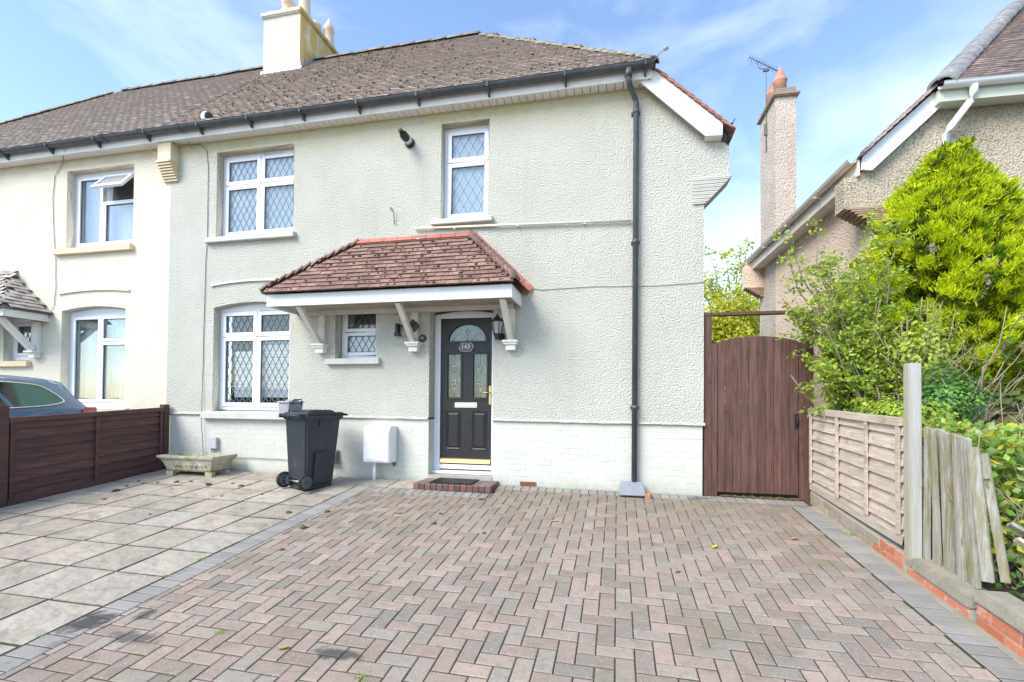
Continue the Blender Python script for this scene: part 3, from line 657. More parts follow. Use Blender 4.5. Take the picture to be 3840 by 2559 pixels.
for (x0, x1) in ((dx(-2.23), dx(-2.022)), (dx(-1.869), dx(-1.662))):
    z0, z1 = dz(.446), dz(.957); p = MB()
    a, b_ = .026, .05; ya, yb, yc = DY+.0115, DY+.024, DY+.004
    o_ = [(x0, z0), (x1, z0), (x1, z1), (x0, z1)]; i1 = [(x0+a, z0+a), (x1-a, z0+a), (x1-a, z1-a), (x0+a, z1-a)]; i2 = [(x0+b_, z0+b_), (x1-b_, z0+b_), (x1-b_, z1-b_), (x0+b_, z1-b_)]
    vs = [(x, DY+.0118, z) for x, z in o_]+[(x, DY+.001, z) for x, z in [(x0+.01, z0+.01), (x1-.01, z0+.01), (x1-.01, z1-.01), (x0+.01, z1-.01)]]+[(x, DY+.0114, z) for x, z in i1]+[(x, DY-.003, z) for x, z in i2]
    fs = []
    for L_ in range(3):
        for i in range(4): fs.append((L_*4+i, L_*4+(i+1) % 4, (L_+1)*4+(i+1) % 4, (L_+1)*4+i))
    fs.append((12, 13, 14, 15)); p.add(vs, fs); p.build('panel', m_door, D)
pn = MB(); pn.prism_y(fanpoly(.003), DY+.03, DY+.036); pn.box(gl1[0]-.003, gl1[1]+.003, DY+.03, DY+.036, gl1[2]-.003, gl1[3]+.003); pn.box(gl2[0]-.003, gl2[1]+.003, DY+.03, DY+.036, gl2[2]-.003, gl2[3]+.003)
pn.build('glass', m_glass, D)
gb = MB(); gb.box(LX0+.02, LX1-.02, DY+.12, DY+.13, 1.0, 2.2)
gb.build('hall_behind', mat('hall_glow', (.30, .33, .22), (.12, .15, .09), scale=5, rough=.9), D)
lc = MB()
def dia(cx, cz, a, b_, wd=.006):
    P = [(cx, cz+b_), (cx+a, cz), (cx, cz-b_), (cx-a, cz)]
    for i in range(4):
        p, q = P[i], P[(i+1) % 4]; lc.tube([(p[0], DY+.027, p[1]), (q[0], DY+.027, q[1])], wd*.6, 4)
for g_ in (gl1, gl2):
    cx = (g_[0]+g_[1])/2; h_ = g_[3]-g_[2]
    for t in (.66, .34): dia(cx, g_[2]+h_*t, .034, .055)
    for xx in (cx-.0, ):
        lc.tube([(xx, DY+.027, g_[3]), (xx, DY+.027, g_[2]+h_*.66+.055)], .0025, 4); lc.tube([(xx, DY+.027, g_[2]), (xx, DY+.027, g_[2]+h_*.34-.055)], .0025, 4)
dia(fcx, fcz+.12, .03, .045); lc.tube([(fcx, DY+.027, fcz), (fcx, DY+.027, fcz+.075)], .0025, 4)
lc.tube([(fcx-fan_r*.8+.42*fan_r*2*i/10*.95, DY+.027, fcz+.11*math.sin(math.pi*i/10)) for i in range(11)], .0025, 4); lc.tube([(fcx+.06+fan_r*.75*i/10, DY+.027, fcz+.11*math.sin(math.pi*i/10)) for i in range(11)], .0025, 4)
lc.build('glass_leading', m_chrome, D)
lb = MB(); lb.box(dx(-2.107), dx(-1.801), DY+.004, DY+.012, dz(1.002), dz(1.07)); lb.box(dx(-2.09), dx(-1.818), DY-.002, DY+.004, dz(1.014), dz(1.058)); lb.build('letterbox', m_chrome, D, bevel=.003)
hd = MB(); hd.box(-1.692, -1.662, DY, DY+.012, dz(1.046), dz(1.29)); hd.tube([(-1.677, DY, dz(1.20)), (-1.677, DY-.05, dz(1.20)), (-1.70, DY-.055, dz(1.20)), (-1.80, DY-.05, dz(1.195))], .009, 8); hd.build('handle', m_brass, D)
wbar = MB(); wbar.prism_x([(DY-.022, .245), (DY+.011, .245), (DY+.011, .305), (DY-.008, .295)], LX0+.01, LX1-.005); wbar.build('weather_bar', m_brass, D)
# number plate with its numerals
npz = dz(1.80); npx = dx(-1.952)
nb = MB(); pts = [(npx+.098*math.copysign(abs(math.cos(t))**.55, math.cos(t)), npz+.058*math.copysign(abs(math.sin(t))**.7, math.sin(t))) for t in [2*math.pi*i/24 for i in range(24)]]
nb.prism_y(pts, DY-.004, DY+.012); nb.build('number_plate', m_numplate, D)
rim = MB(); rim.tube([(x, DY-.005, z) for x, z in pts+[pts[0]]], .0035, 5, caps=False); rim.build('plate_rim', m_chrome, D)
def text(body, size, x, y, z, mt, parent, name, ext=.0015, align='CENTER', rotz=0, font_scale=1):
    cu = bpy.data.curves.new(name, 'FONT'); cu.body = body; cu.size = size; cu.align_x = align; cu.align_y = 'CENTER'; cu.extrude = ext
    to = bpy.data.objects.new('tmp', cu); COL.objects.link(to); dg = bpy.context.evaluated_depsgraph_get(); me = bpy.data.meshes.new_from_object(to.evaluated_get(dg))
    bpy.data.objects.remove(to)
    M = Matrix.Translation((x, y, z)) @ Matrix.Rotation(rotz, 4, 'Z') @ Matrix.Rotation(math.pi/2, 4, 'X'); me.transform(M); me.materials.clear(); me.materials.append(mt)
    o = bpy.data.objects.new(name, me); place(o, parent); return o
text('143', .085, npx-.008, DY-.006, npz+.004, m_whitepaint, D, 'numerals', .002)

# ---- doorstep of bricks
ds = MB(); ds.box(-2.49, -1.505, -.405, .0, -.12, .045); ds.box(-2.47, -1.588, .0, .20, -.1, .10); st = ds.build('doorstep', m_mortar, H)
sb = {0: paver_mesh('brick', m_stepbrick, .06, .1), 1: paver_mesh('brick', m_steptop, .04, .1)}
mats_ = []
n = 13; wdt = (1.49-2.50)/-n
for i in range(n): mats_.append((Matrix.Translation((-2.50+wdt*(i+.5), -.424, .012)) @ RX @ Matrix.Diagonal((wdt-.008, .075, .03, 1)), 0)); mats_.append((Matrix.Translation((-2.50+wdt*(i+.5), -.362, .055)) @ Matrix.Diagonal((wdt-.008, .118, .03, 1)), 1))
for i in range(3): mats_.append((Matrix.Translation((-1.492, -.35+i*.115-.02, .012)) @ Matrix.Rotation(math.pi/2, 4, 'Y') @ Matrix.Diagonal((.075, .107, .03, 1)), 0))
for j in range(3):
    for i in range(5): mats_.append((Matrix.Translation((-2.395+i*.2, -.245+j*.108, .054)) @ Matrix.Diagonal((.192, .10, .03, 1)), 1))
pieces('brick', m_stepbrick, st, sb, mats_)

# ---- roof
EY, EZ, RY, RZ = -.235, 5.125, 2.5, 7.94
SF = (RZ-EZ)/(RY-EY)
RX1 = -2.53; EX1 = .43; SS = .965
def zside(x): return RZ-(x-RX1)*SS
EXL = 1.275
roof = MB()
XP = PARTY
front = [(XP, EY, EZ), (EX1, EY, EZ), (RX1, RY, RZ), (XP, RY, RZ)]
zb = EZ
roof.add(front, [(0,1,2,3)])
ye = 5.1
roof.add([(EX1, EY, EZ), (EX1, -.13, zside(EX1)), (EXL, -.13, zside(EXL)), (EXL, ye, zside(EXL)), (EX1, ye+.13, zside(EX1)), (RX1, RY, RZ)], [(0,1,2,3,4,5)])
roof.add([(EX1, ye+.135, EZ), (XP, ye+.135, EZ), (XP, RY, RZ), (RX1, RY, RZ)], [(0,1,2,3)])
rf = roof.build('roof', m_underlay, H)
m_buttred = mat('mossy_shadow_red_edge', (.10, .06, .05), (.15, .09, .07), scale=20, rough=1)  # porch course shadows, with moss, put into the colour of the lower edges
def tile_base(mt, w_=.158, l=.155, t=.019, curve=.006, butt=None):
    b = MB(); h = w_/2
    # y from 0 (lower edge) upward to l, slightly hogged
    vs = [(-h, 0, 0), (0, 0, curve*.6), (h, 0, 0), (-h, l, -.006), (h, l, -.006), (-h, 0, -t), (h, 0, -t), (0, 0, -t+curve*.6)]
    b.add(vs, [(0, 1, 4, 3), (1, 2, 4), (5, 7, 1, 0), (7, 6, 2, 1), (5, 0, 3), (2, 6, 4)])
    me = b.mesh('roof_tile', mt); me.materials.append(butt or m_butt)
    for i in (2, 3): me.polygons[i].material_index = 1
    return me
def tiles_on(poly3, udir, vdir, normal, gauge, width, lift=.02, jit=1., stagger=True, tilt=.03):
    """poly3: planar polygon; tiles laid in courses along udir, going up vdir."""
    o = Vector(poly3[0]); u = Vector(udir).normalized(); v = Vector(vdir).normalized(); nrm = Vector(normal).normalized()
    P = [((Vector(p)-o).dot(u), (Vector(p)-o).dot(v)) for p in poly3]
    def inside(x, y):
        c = False; n = len(P)
        for i in range(n):
            (x1, y1), (x2, y2) = P[i], P[i-1]
            if (y1 > y) != (y2 > y) and x < (x2-x1)*(y-y1)/(y2-y1)+x1: c = not c
        return c
    x0, x1 = min(p[0] for p in P), max(p[0] for p in P); y0, y1 = min(p[1] for p in P), max(p[1] for p in P)
    out = []; row = 0; y = y0
    B = Matrix((u, v, nrm)).transposed().to_4x4()
    while y < y1:
        x = x0 + (width/2 if (stagger and row % 2) else 0); ww = 0
        while x < x1+width:
            if inside(x, y+gauge*.5):
                p = o+u*x+v*y+nrm*(lift+.016+random.uniform(-.003, .004)*jit)
                out.append((Matrix.Translation(p) @ B @ Euler((-(.085+tilt)+random.gauss(0, .014)*jit, random.gauss(0, .012)*jit, random.gauss(0, .012)*jit)).to_matrix().to_4x4(), 0))
            x += width
        y += gauge; row += 1
    return out
vF = Vector((0, RY-EY, RZ-EZ)).normalized(); nF = Vector((1, 0, 0)).cross(vF)
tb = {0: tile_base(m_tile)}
mats_ = tiles_on([(XP+.08, EY-.03, EZ-.03), (EX1+.02, EY-.03, EZ-.03), (RX1, RY, RZ), (XP+.08, RY, RZ)], (1, 0, 0), vF, nF, .1, .163)
vS = Vector((RX1-EXL, 0, RZ-zside(EXL))).normalized(); uS = Vector((0, -1, 0)); nS = uS.cross(vS)
if nS.z < 0: nS = -nS
tb[1] = tile_base(m_vergetile)
side_t = tiles_on([(EXL+.03, ye, zside(EXL+.03)), (EXL+.03, -.15, zside(EXL+.03)), (EX1+.05, -.15, zside(EX1+.05)), (EX1, EY, EZ), (RX1, RY, RZ), (EX1, ye+.1, zside(EX1))], (0, 1, 0), vS, nS, .1, .163)
side_t = [(M, 1 if M.translation.y < .03 else 0) for M, k in side_t]
def flipfix(lst):  # u along +y with up-slope v needs the normal outward; rebuild basis handedness
    return lst
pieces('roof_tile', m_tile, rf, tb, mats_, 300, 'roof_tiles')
def verge(x0, z0, x1, z1, y, mt, parent, n, pf=None, s_=1):
    b = MB(); b.box(-.5, .5, -.08, .09, -.5, .5); me = b.mesh('verge_tile', mt); a = Vector((x0, y, z0)); e = Vector((x1, y, z1)); d = e-a; ang = math.atan2(d.z, d.x); lst = []
    for i in range(n):
        for lay in (0, 1):
            p = a.lerp(e, (i+.5+lay*.5)/n)+Vector((0, .0 if lay == 0 else .012, .014+lay*.020)); lst.append((Matrix.Translation(p) @ Matrix.Rotation(-ang+s_*.13+random.gauss(0, .01), 4, 'Y') @ Matrix.Diagonal((d.length/n*1.45, 1, .014, 1)), 0))
    (pf or pieces)('verge_tile', mt, parent, {0: me}, lst, 300, 'verge_tiles')
verge(.44, zside(.44), 1.27, zside(1.27)+.01, -.075, m_vergetile, rf, 11, s_=-1)
side_t = [(M, 0) for M, k in side_t if M.translation.y > .05]
pieces('side_roof_tile', m_tile, rf, {0: tb[0]}, [t for t in side_t if t[1] == 0], 0, 'side_roof_tiles')
# hip and ridge tiles
def ridge_tiles(p, q, r, step, mt, parent, name='ridge_tile', squash=.75, limit=60):
    p, q = Vector(p), Vector(q); d = (q-p); n = int(d.length/step); d.normalize()
    side = d.cross(Vector((0, 0, 1))).normalized(); up = side.cross(d)
    b = MB(); k = 8; Ln = step*1.06; vs = []
    for e, rr in ((0, r*1.07), (Ln, r)):
        for i in range(k+1):
            t = math.pi*i/k; vs.append((math.cos(t)*rr, e, math.sin(t)*rr*squash))
    for i in range(k+1): t = math.pi*i/k; vs.append((math.cos(t)*r*.8, 0, math.sin(t)*r*squash*.75))
    fs = [(i, i+1, i+k+2, i+k+1) for i in range(k)] + [(i+1, i, 2*(k+1)+i, 2*(k+1)+i+1) for i in range(k)]
    b.add(vs, fs, True); me = b.mesh(name, mt); B = Matrix((side, d, up)).transposed().to_4x4()
    lst = [(Matrix.Translation(p+d*step*i+up*random.uniform(-.006, .004)) @ B @ Euler((random.gauss(0, .015), random.gauss(0, .02), random.gauss(0, .01))).to_matrix().to_4x4(), 0) for i in range(n)]
    pieces(name, mt, parent, {0: me}, lst, limit, name+'s')
ridge_tiles((EX1-.02, EY+.02, EZ+.01), (RX1, RY, RZ-.01), .085, .16, m_ridgegrey, rf, 'hip_tile', .6)
ridge_tiles((RX1, RY, RZ-.02), (XP, RY, RZ-.02), .11, .32, m_ridgegrey, rf, 'ridge_tile')
hk = MB(); hk.tube([(.42, -.22, 5.14), (.47, -.24, 5.21), (.53, -.26, 5.22)], .006, 5); hk.lathe([(.0, -.03), (.028, -.01), (.03, .01), (.0, .03)], (.54, -.26, 5.235), 8); hk.build('hip_iron', m_greyp, rf)

# fascia, soffit boards, bargeboard
fa = MB(); fa.box(PARTY, .385, -.165, -.145, 4.975, 5.10); fa.box(.368, .39, -.144, -.02, 4.975, 5.10); fa.build('fascia', m_white, H, bevel=.003)
sfb = MB(); sfb.box(-.046, .046, -.072, .072, -.006, .006); sfm = sfb.mesh('soffit_board', m_white)
pieces('soffit_board', m_white, H, {0: sfm}, [(Matrix.Translation((PARTY+.05+.1*i, -.072, 4.984)), 0) for i in range(71)])
sfk = MB(); sfk.box(PARTY, .36, -.143, 0, 4.995, 5.0); sfk.build('soffit_backing', m_black, H)
bb = MB(); bb.prism_y([(.235, 4.985), (1.0, 4.228), (1.186, 4.215), (1.19, 4.36), (.44, 5.085), (.36, 5.09)][::1], -.125, -.10); bb.build('bargeboard', m_white, H)
bs_ = MB(); bs_.prism_y([(1.0, 4.222), (1.19, 4.209), (1.19, 4.216), (1.0, 4.228)], -.10, 0); bs_.build('bargeboard_return', m_white, H)
# kneeler corbel courses
cb = []
n = 15
for i in range(n):
    z = 3.47+.32*i/n; xr = XC+(1.315-XC)*(i/n)**.95+.012
    b = MB(); b.prism_y([(.877, z), (xr, z), (xr+.01, z+.014), (.877, z+.016)], -.02-.004*(i % 2), .27); cb.append(b)
for b in cb: b.build('corbel_tile', m_sillg, H)
kb = MB(); kb.prism_y([(.88, 3.475), (XC, 3.47), (1.285, 3.79), (.88, 3.79)], .001, .265); kb.build('kneeler_core', m_wall, H)

# gutters and downpipe
def gutter(x0, x1, y, z, r, mt, parent, tilt=0, name='gutter', n=10):
    b = MB(); vs = []
    for e in (x0, x1):
        for rr in (r, r-.006):
            for i in range(n+1): t = math.pi+math.pi*i/n; vs.append((e, y+math.cos(t)*rr, z+math.sin(t)*rr))
    m_ = n+1; fs = []
    for i in range(n): fs += [(i, i+1, i+1+2*m_, i+2*m_), (m_+i+1, m_+i, m_+i+2*m_, m_+i+1+2*m_)]
    fs += [(0, m_, 3*m_, 2*m_), (m_-1, 3*m_-1, 4*m_-1, 2*m_-1)]
    b.add(vs, fs, True); return b
gt = gutter(PARTY, .405, -.235, 5.118, .06, m_gutter, H)
for xe in (.403,): gt.prism_x([(-.235+math.cos(math.pi+math.pi*i/10)*.06, 5.118+math.sin(math.pi+math.pi*i/10)*.06) for i in range(11)], xe, xe+.006)
G_ = gt.build('gutter', m_gutter, H)
for x in [.31, -.64, -1.62, -2.58, -3.44, -4.3, -5.15, -6.0]:
    gbk = MB(); gbk.prism_x([(-.303, 5.128), (-.295, 5.06), (-.245, 5.045), (-.20, 5.0), (-.166, 4.99), (-.166, 5.09), (-.23, 5.05)][::-1], x-.012, x+.012); gbk.build('gutter_bracket', m_gutter, G_)
for x, wd in [(-2.40, .08), (-6.35, .08)]:
    j = gutter(x-wd/2, x+wd/2, -.235, 5.118, .068, m_gutter, H); j.build('gutter_joint', m_gutter, G_)
dp = MB(); dp.tube([(.115, -.235, 5.08), (.115, -.235, 4.95), (.13, -.20, 4.90), (.20, -.075, 4.80), (.212, -.06, 4.75), (.205, -.055, .10)], .034, 12)
DP = dp.build('downpipe', m_gutter, H)
cl = MB()
for z in (4.62, 3.02, 1.0): cl.lathe([(.039, 0), (.039, .055)], (.208, -.057, z), 14); cl.box(.155, .26, -.03, 0, z+.01, z+.045)
cl.lathe([(.042, 0), (.042, .10)], (.115, -.235, 4.97), 14); cl.build('pipe_collar', m_gutter, DP)
shoe = MB(); shoe.add([(.02, -.29, -.0), (.325, -.285, -.0), (.32, -.05, .0), (.03, -.05, .0), (.02, -.28, .055), (.325, -.275, .055), (.30, -.06, .135), (.05, -.06, .14)], [(0,3,2,1),(4,5,6,7),(0,1,5,4),(1,2,6,5),(2,3,7,6),(3,0,4,7)])
shoe.build('gully_cover', mat('grey_gully_cover', (.30, .32, .35), (.25, .27, .30), scale=6, rough=.5), H, bevel=.008)
gbr = {0: paver_mesh('gully_brick', m_redbrick, .05, .1)}
pieces('gully_brick', m_redbrick, H, gbr, [(Matrix.Translation((.35, -.2, .03)) @ Matrix.Diagonal((.06, .16, .06, 1)), 0)])
# side gutter end at the kneeler
sg = MB()
n = 10; vs = []
for e in (-.12, 5.1):
    for rr in (.062, .056):
        for i in range(n+1): t = math.pi+math.pi*i/n; vs.append((1.262+math.cos(t)*rr, e, 4.40+math.sin(t)*rr))
m_ = n+1; fs = []
for i in range(n): fs += [(i, i+1, i+1+2*m_, i+2*m_), (m_+i+1, m_+i, m_+i+2*m_, m_+i+1+2*m_)]
fs += [(0, m_, 3*m_, 2*m_), (m_-1, 3*m_-1, 4*m_-1, 2*m_-1)]
sg.add(vs, fs, True); sg.tube([(1.235, -.02, 4.34), (1.225, .0, 4.20)], .034, 10); sg.build('side_gutter', m_gutter, H)

# overflow pipe, cables, small fittings
pp = MB(); pp.tube([(-2.69, -.035, 3.418), (.16, -.035, 3.321)], .016, 8)
for t in (.2, .5, .8): x = -2.69+2.85*t; pp.box(x-.012, x+.012, -.05, 0, 3.418-.097*t-.025, 3.418-.097*t-.012)
pp.build('overflow_pipe', mat('cream_pipe', (.74, .69, .54), rough=.45), H)
def cable(pts, name='cable', r=.0045, mt=None, parent=H, sag=0):
    P = []
    for i in range(len(pts)-1):
        a, b_ = Vector(pts[i]), Vector(pts[i+1])
        for k in range(4): P.append(a.lerp(b_, k/4)+Vector((random.uniform(-.004, .004), 0, random.uniform(-.004, .004))))
    P.append(Vector(pts[-1])); b = MB(); b.tube(P, r, 5); return b.build(name, mt or m_cablegrey, parent)
m_cablegrey = mat('grey_cable', (.14, .14, .14), rough=.6)
m_cablelight = mat('painted_cable', (.42, .46, .38), rough=.6)
cable([(-6.60, -.15, 5.06), (-6.62, -.13, 4.97), (-6.50, -.06, 4.955), (-6.21, -.012, 4.955), (-6.09, -.01, 4.86), (-6.055, -.01, 4.6), (-6.045, -.01, 3.65), (-6.07, -.01, 3.0), (-6.08, -.01, 1.6), (-6.077, -.03, .83), (-6.04, -.02, .28)])
cable([(-6.33, -.16, 5.06), (-6.35, -.02, 4.9)], r=.004)
cable([(-6.0, -.008, .30), (-5.9, -.008, .245), (-5.5, -.008, .235), (-4.8, -.008, .228), (-4.1, -.008, .225)])
cable([(-1.13, -.012, 2.55), (-.95, -.008, 2.52), (-.4, -.008, 2.535), (.15, -.008, 2.52), (.6, -.008, 2.515), (1.0, -.008, 2.53)], mt=m_cablelight)
hk2 = MB(); hk2.tube([(-3.04, 0, 3.70), (-3.05, -.05, 3.73), (-3.0, -.06, 3.70), (-2.995, -.03, 3.60), (-2.99, -.02, 3.50)], .006, 5); hk2.build('wire_hook', m_cablegrey, H)
gr = MB()
for i in range(6):
    for j in range(4): gr.box(-2.985+i*.034, -2.985+i*.034+.014, -.004, .004, 2.26+j*.042, 2.26+j*.042+.014)
gr.build('vent_holes', m_black, H)
av = MB(); av.box(-1.215, -1.012, -.006, .02, .008, .062); AV = av.build('airbrick', m_airbrick, H)
avs = MB()
for i in range(9): avs.box(-1.203+i*.0215, -1.197+i*.0215, -.009, -.005, .014, .056)
avs.build('slot', m_black, AV)
vt = MB(); vt.box(-3.985, -3.80, -.02, 0, .20, .39); vt.prism_x([(-.10, .21), (0, .21), (0, .385), (-.03, .385)], -3.965, -3.815); vt.build('flue_vent', m_vent, H, bevel=.004)
tb_ = MB(); tb_.box(-5.935, -5.79, -.05, 0, .355, .52); tb_.tube([(-5.90, -.02, .36), (-5.90, -.02, .26)], .008, 6); tb_.tube([(-5.84, -.02, .36), (-5.84, -.02, .27)], .008, 6); tb_.build('junction_box', m_greyp2, H, bevel=.006)

# ---- chimney on the ridge
CH = part_empty('chimney', rf)
c = MB(); c.box(-6.82, -6.0, 2.0, 3.4, 6.6, 8.56); c.build('stack', m_chim, CH)
c = MB(); c.box(-6.87, -5.95, 1.95, 3.45, 8.562, 8.66); c.box(-6.80, -6.02, 2.02, 3.38, 8.661, 8.73); c.build('capping', m_chim, CH, bevel=.02)
for x, y, r, h, top in ((-6.50, 2.3, .13, .36, 1), (-6.17, 2.35, .115, .95, 0), (-6.35, 2.95, .12, .42, 0), (-6.13, 3.12, .11, .42, 2)):
    prof = [(r*1.15, 8.70), (r*1.12, 8.76), (r, 8.80), (r*.92, 8.70+h*.8), (r*1.05, 8.70+h*.85), (r*1.05, 8.70+h)]
    if top: prof += [(r*.5, 8.70+h+.12), (.01, 8.70+h+.22)]
    c = MB(); c.lathe(prof, (x, y, 0), 14); c.build('pot', m_potcol, CH)
c = MB(); zf = EZ+(2.0-EY)*SF
c.prism_x([(1.90, zf-.10), (2.0, zf-.02), (2.0, zf+.09), (1.985, zf+.09), (1.97, zf+.02)], -6.86, -5.95)
for k in range(4): yy = 2.0+k*.14; z_ = EZ+(yy-EY)*SF; c.box(-5.995, -5.982, yy, yy+.14, z_-.02, z_+.18)
c.add([(-5.985, 1.95, EZ+(1.95-EY)*SF+.04), (-5.85, 1.95, EZ+(1.95-EY)*SF+.04), (-5.85, 2.45, EZ+(2.45-EY)*SF+.04), (-5.985, 2.45, EZ+(2.45-EY)*SF+.04)], [(0,1,2,3)])
c.build('flashing', m_lead, CH)

BA = thing('ball', 'black and white ball lodged behind the gutter above the party wall', 'ball', (-5.944, -.15, 5.25))
bm = bmesh.new(); bmesh.ops.create_uvsphere(bm, u_segments=20, v_segments=12, radius=.085); me = bpy.data.meshes.new('shell'); bm.to_mesh(me); bm.free(); me.materials.append(m_pvc); me.polygons.foreach_set('use_smooth', [True]*len(me.polygons))
o = bpy.data.objects.new('shell', me); COL.objects.link(o); o.parent = BA
bm = bmesh.new(); bmesh.ops.create_uvsphere(bm, u_segments=20, v_segments=12, radius=.087); bmesh.ops.delete(bm, geom=[v for v in bm.verts if v.co.x < .02], context='VERTS'); me = bpy.data.meshes.new('black_panel'); bm.to_mesh(me); bm.free(); me.materials.append(m_black)
o = bpy.data.objects.new('black_panel', me); COL.objects.link(o); o.parent = BA
# ---- moss on the roofs
def blobs(name, pts, rmin, rmax, mt, parent=None, squash=.6, seed=1):
    rr = random.Random(seed); bm = bmesh.new(); bmesh.ops.create_icosphere(bm, subdivisions=1, radius=1)
    v0 = np.array([v.co[:] for v in bm.verts]); f0 = np.array([[v.index for v in f.verts] for f in bm.faces]); bm.free()
    Vs, Fs = [], []
    for i, p in enumerate(pts):
        s = rr.uniform(rmin, rmax); v = v0*(1+np.random.uniform(-.3, .3, (len(v0), 1)))*np.array([s*rr.uniform(.8, 1.5), s*rr.uniform(.8, 1.4), s*squash])
        Vs.append(v+np.array(p)); Fs.append(f0+i*len(v0))
    o = obj_np(name, np.concatenate(Vs), np.concatenate(Fs), mt, parent); o['kind'] = 'stuff'; return o
P = []
while len(P) < 800:
    t = random.random(); y = EY+(RY-EY)*t**1.2; row = round((y-EY+.03)/(.1*vF.y)); y = EY-.03+row*.1*vF.y
    xr = EX1+(RX1-EX1)*(y-EY)/(RY-EY); x = random.uniform(XP, xr-.05)
    if random.random() < .35+.65*max(0, 1-abs(x+4.6)/2.2) : P.append((x, y+random.uniform(-.004, .02), EZ+(y-EY)*SF+.066))
blobs('moss', P, .007, .016, m_moss, rf, .7)

# ================================================================== porch canopy (part of the house)
PC = part_empty('porch_canopy', H)
CY, CZ0, CZ1 = -.618, 2.305, 2.452; CX0, CX1 = -4.50, -1.205
f = MB(); f.box(CX0, CX1, CY, CY+.022, CZ0, CZ1+.01); f.box(CX1-.022, CX1, CY+.023, -.002, CZ0, CZ1+.01); f.box(CX0, CX0+.022, CY+.023, -.002, CZ0, CZ1+.01)
f.build('canopy_fascia', m_pvc, PC, bevel=.003)
f = MB(); f.box(CX0+.025, CX1-.025, CY+.025, -.004, CZ0+.035, CZ0+.05); f.build('canopy_soffit', mat('porch_soffit', (.42, .38, .30), (.33, .29, .22), scale=4, rough=.8), PC)
f = MB(); f.box(CX0+.10, CX1-.10, -.07, -.003, CZ0-.02, CZ0+.034); f.build('wall_plate', m_whitewood, PC)
EYc, EZc, RZc = -.66, 2.475, 3.25; ex0, ex1, rx0, rx1 = -4.56, -1.15, -3.56, -1.90
dk = MB(); dk.add([(ex0, EYc, EZc), (ex1, EYc, EZc), (rx1, 0, RZc), (rx0, 0, RZc)], [(0,1,2,3)]); dk.add([(ex1, EYc, EZc), (ex1+.03, 0, EZc), (rx1, 0, RZc)], [(0,1,2)]); dk.add([(ex0, EYc, EZc), (rx0, 0, RZc), (ex0-.03, 0, EZc)], [(0,1,2)])
dk.build('canopy_deck', m_underlay, PC)
vC = Vector((0, -EYc, RZc-EZc)).normalized(); nC = Vector((1, 0, 0)).cross(vC); slc = math.hypot(EYc, RZc-EZc)
rows = 12; gau = slc/rows*.985
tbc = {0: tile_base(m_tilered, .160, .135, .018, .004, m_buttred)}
ct = tiles_on([(ex0, EYc-.02, EZc-.02), (ex1, EYc-.02, EZc-.02), (rx1, 0, RZc), (rx0, 0, RZc)], (1, 0, 0), vC, nC, gau, .165, lift=.020, jit=.8, tilt=.035)
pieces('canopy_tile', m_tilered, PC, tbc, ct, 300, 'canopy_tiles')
# bonnet hips and the tiles of the two end slopes
def hipend(p0, p1, backx, sgn):
    lst = []
    for i in range(rows):
        t = (i+.15)/rows; a = Vector(p0).lerp(Vector(p1), t)
        d = (Vector(p1)-Vector(p0)).normalized(); side = d.cross(Vector((0, 0, 1))).normalized(); up = side.cross(d)
        B = Matrix((side, d, up)).transposed().to_4x4()
        lst.append((Matrix.Translation(a+up*.03) @ B @ Euler((.30+random.gauss(0, .02), 0, random.gauss(0, .03))).to_matrix().to_4x4(), 0))
    return lst
bon = MB(); vs = []; k = 6
for e, rr, zz in ((0, .075, 0), (.16, .05, -.005)):
    for i in range(k+1): t = math.pi*i/k; vs.append((math.cos(t)*rr, e, math.sin(t)*rr*.55-.02))
for i in range(k+1): t = math.pi*i/k; vs.append((math.cos(t)*.06, 0, math.sin(t)*.06*.45-.028))
bon.add(vs, [(i, i+1, i+k+2, i+k+1) for i in range(k)] + [(i+1, i, 2*(k+1)+i, 2*(k+1)+i+1) for i in range(k)], True)
bme = bon.mesh('bonnet_tile', m_tilered)
pieces('bonnet_tile', m_tilered, PC, {0: bme}, hipend((ex1, EYc, EZc), (rx1, 0, RZc), 0, 1)+hipend((ex0, EYc, EZc), (rx0, 0, RZc), 0, -1), 300, 'bonnet_tiles')
for (ex, rx, sg_) in ((ex1, rx1, 1), (ex0, rx0, -1)):
    vE = Vector((rx-ex, 0, RZc-EZc)).normalized(); uE = Vector((0, sg_, 0)); nE = uE.cross(vE)
    if nE.z < 0: nE = -nE
    poly = [(ex, EYc, EZc), (ex, 0, EZc), (rx, 0, RZc)]
    et = tiles_on(poly, uE, vE, nE, vE.length*math.hypot(rx-ex, RZc-EZc)/rows*.985, .165, lift=.020, tilt=.035)
    pieces('end_tile', m_tilered, PC, tbc, et, 300, 'end_tiles')
# red fillet tiles against the wall
ft = MB(); ft.box(-.5, .5, -.5, .5, -.5, .5); fm = ft.mesh('fillet_tile', m_redfillet); lst = []
n = 8
for i in range(n):
    x = rx0+(rx1-rx0)*(i+.5)/n; lst.append((Matrix.Translation((x, -.02, RZc+.045)) @ Matrix.Rotation(R(48), 4, 'X') @ Matrix.Diagonal(((rx1-rx0)/n-.008, .10, .02, 1)), 0))
a = Vector((rx1+.0, -.022, RZc+.035)); b_ = Vector((ex1+.05, -.022, EZc+.02)); n = 7; dd = (b_-a); ang = math.atan2(dd.z, dd.x)
for i in range(n):
    p = a.lerp(b_, (i+.5)/n); lst.append((Matrix.Translation(p+Vector((.025, 0, .025))) @ Matrix.Rotation(-ang, 4, 'Y') @ Matrix.Rotation(R(50), 4, 'X') @ Matrix.Diagonal((dd.length/n-.008, .10, .02, 1)), 0))
pieces('fillet_tile', m_redfillet, PC, {0: fm}, lst)
fb = MB()
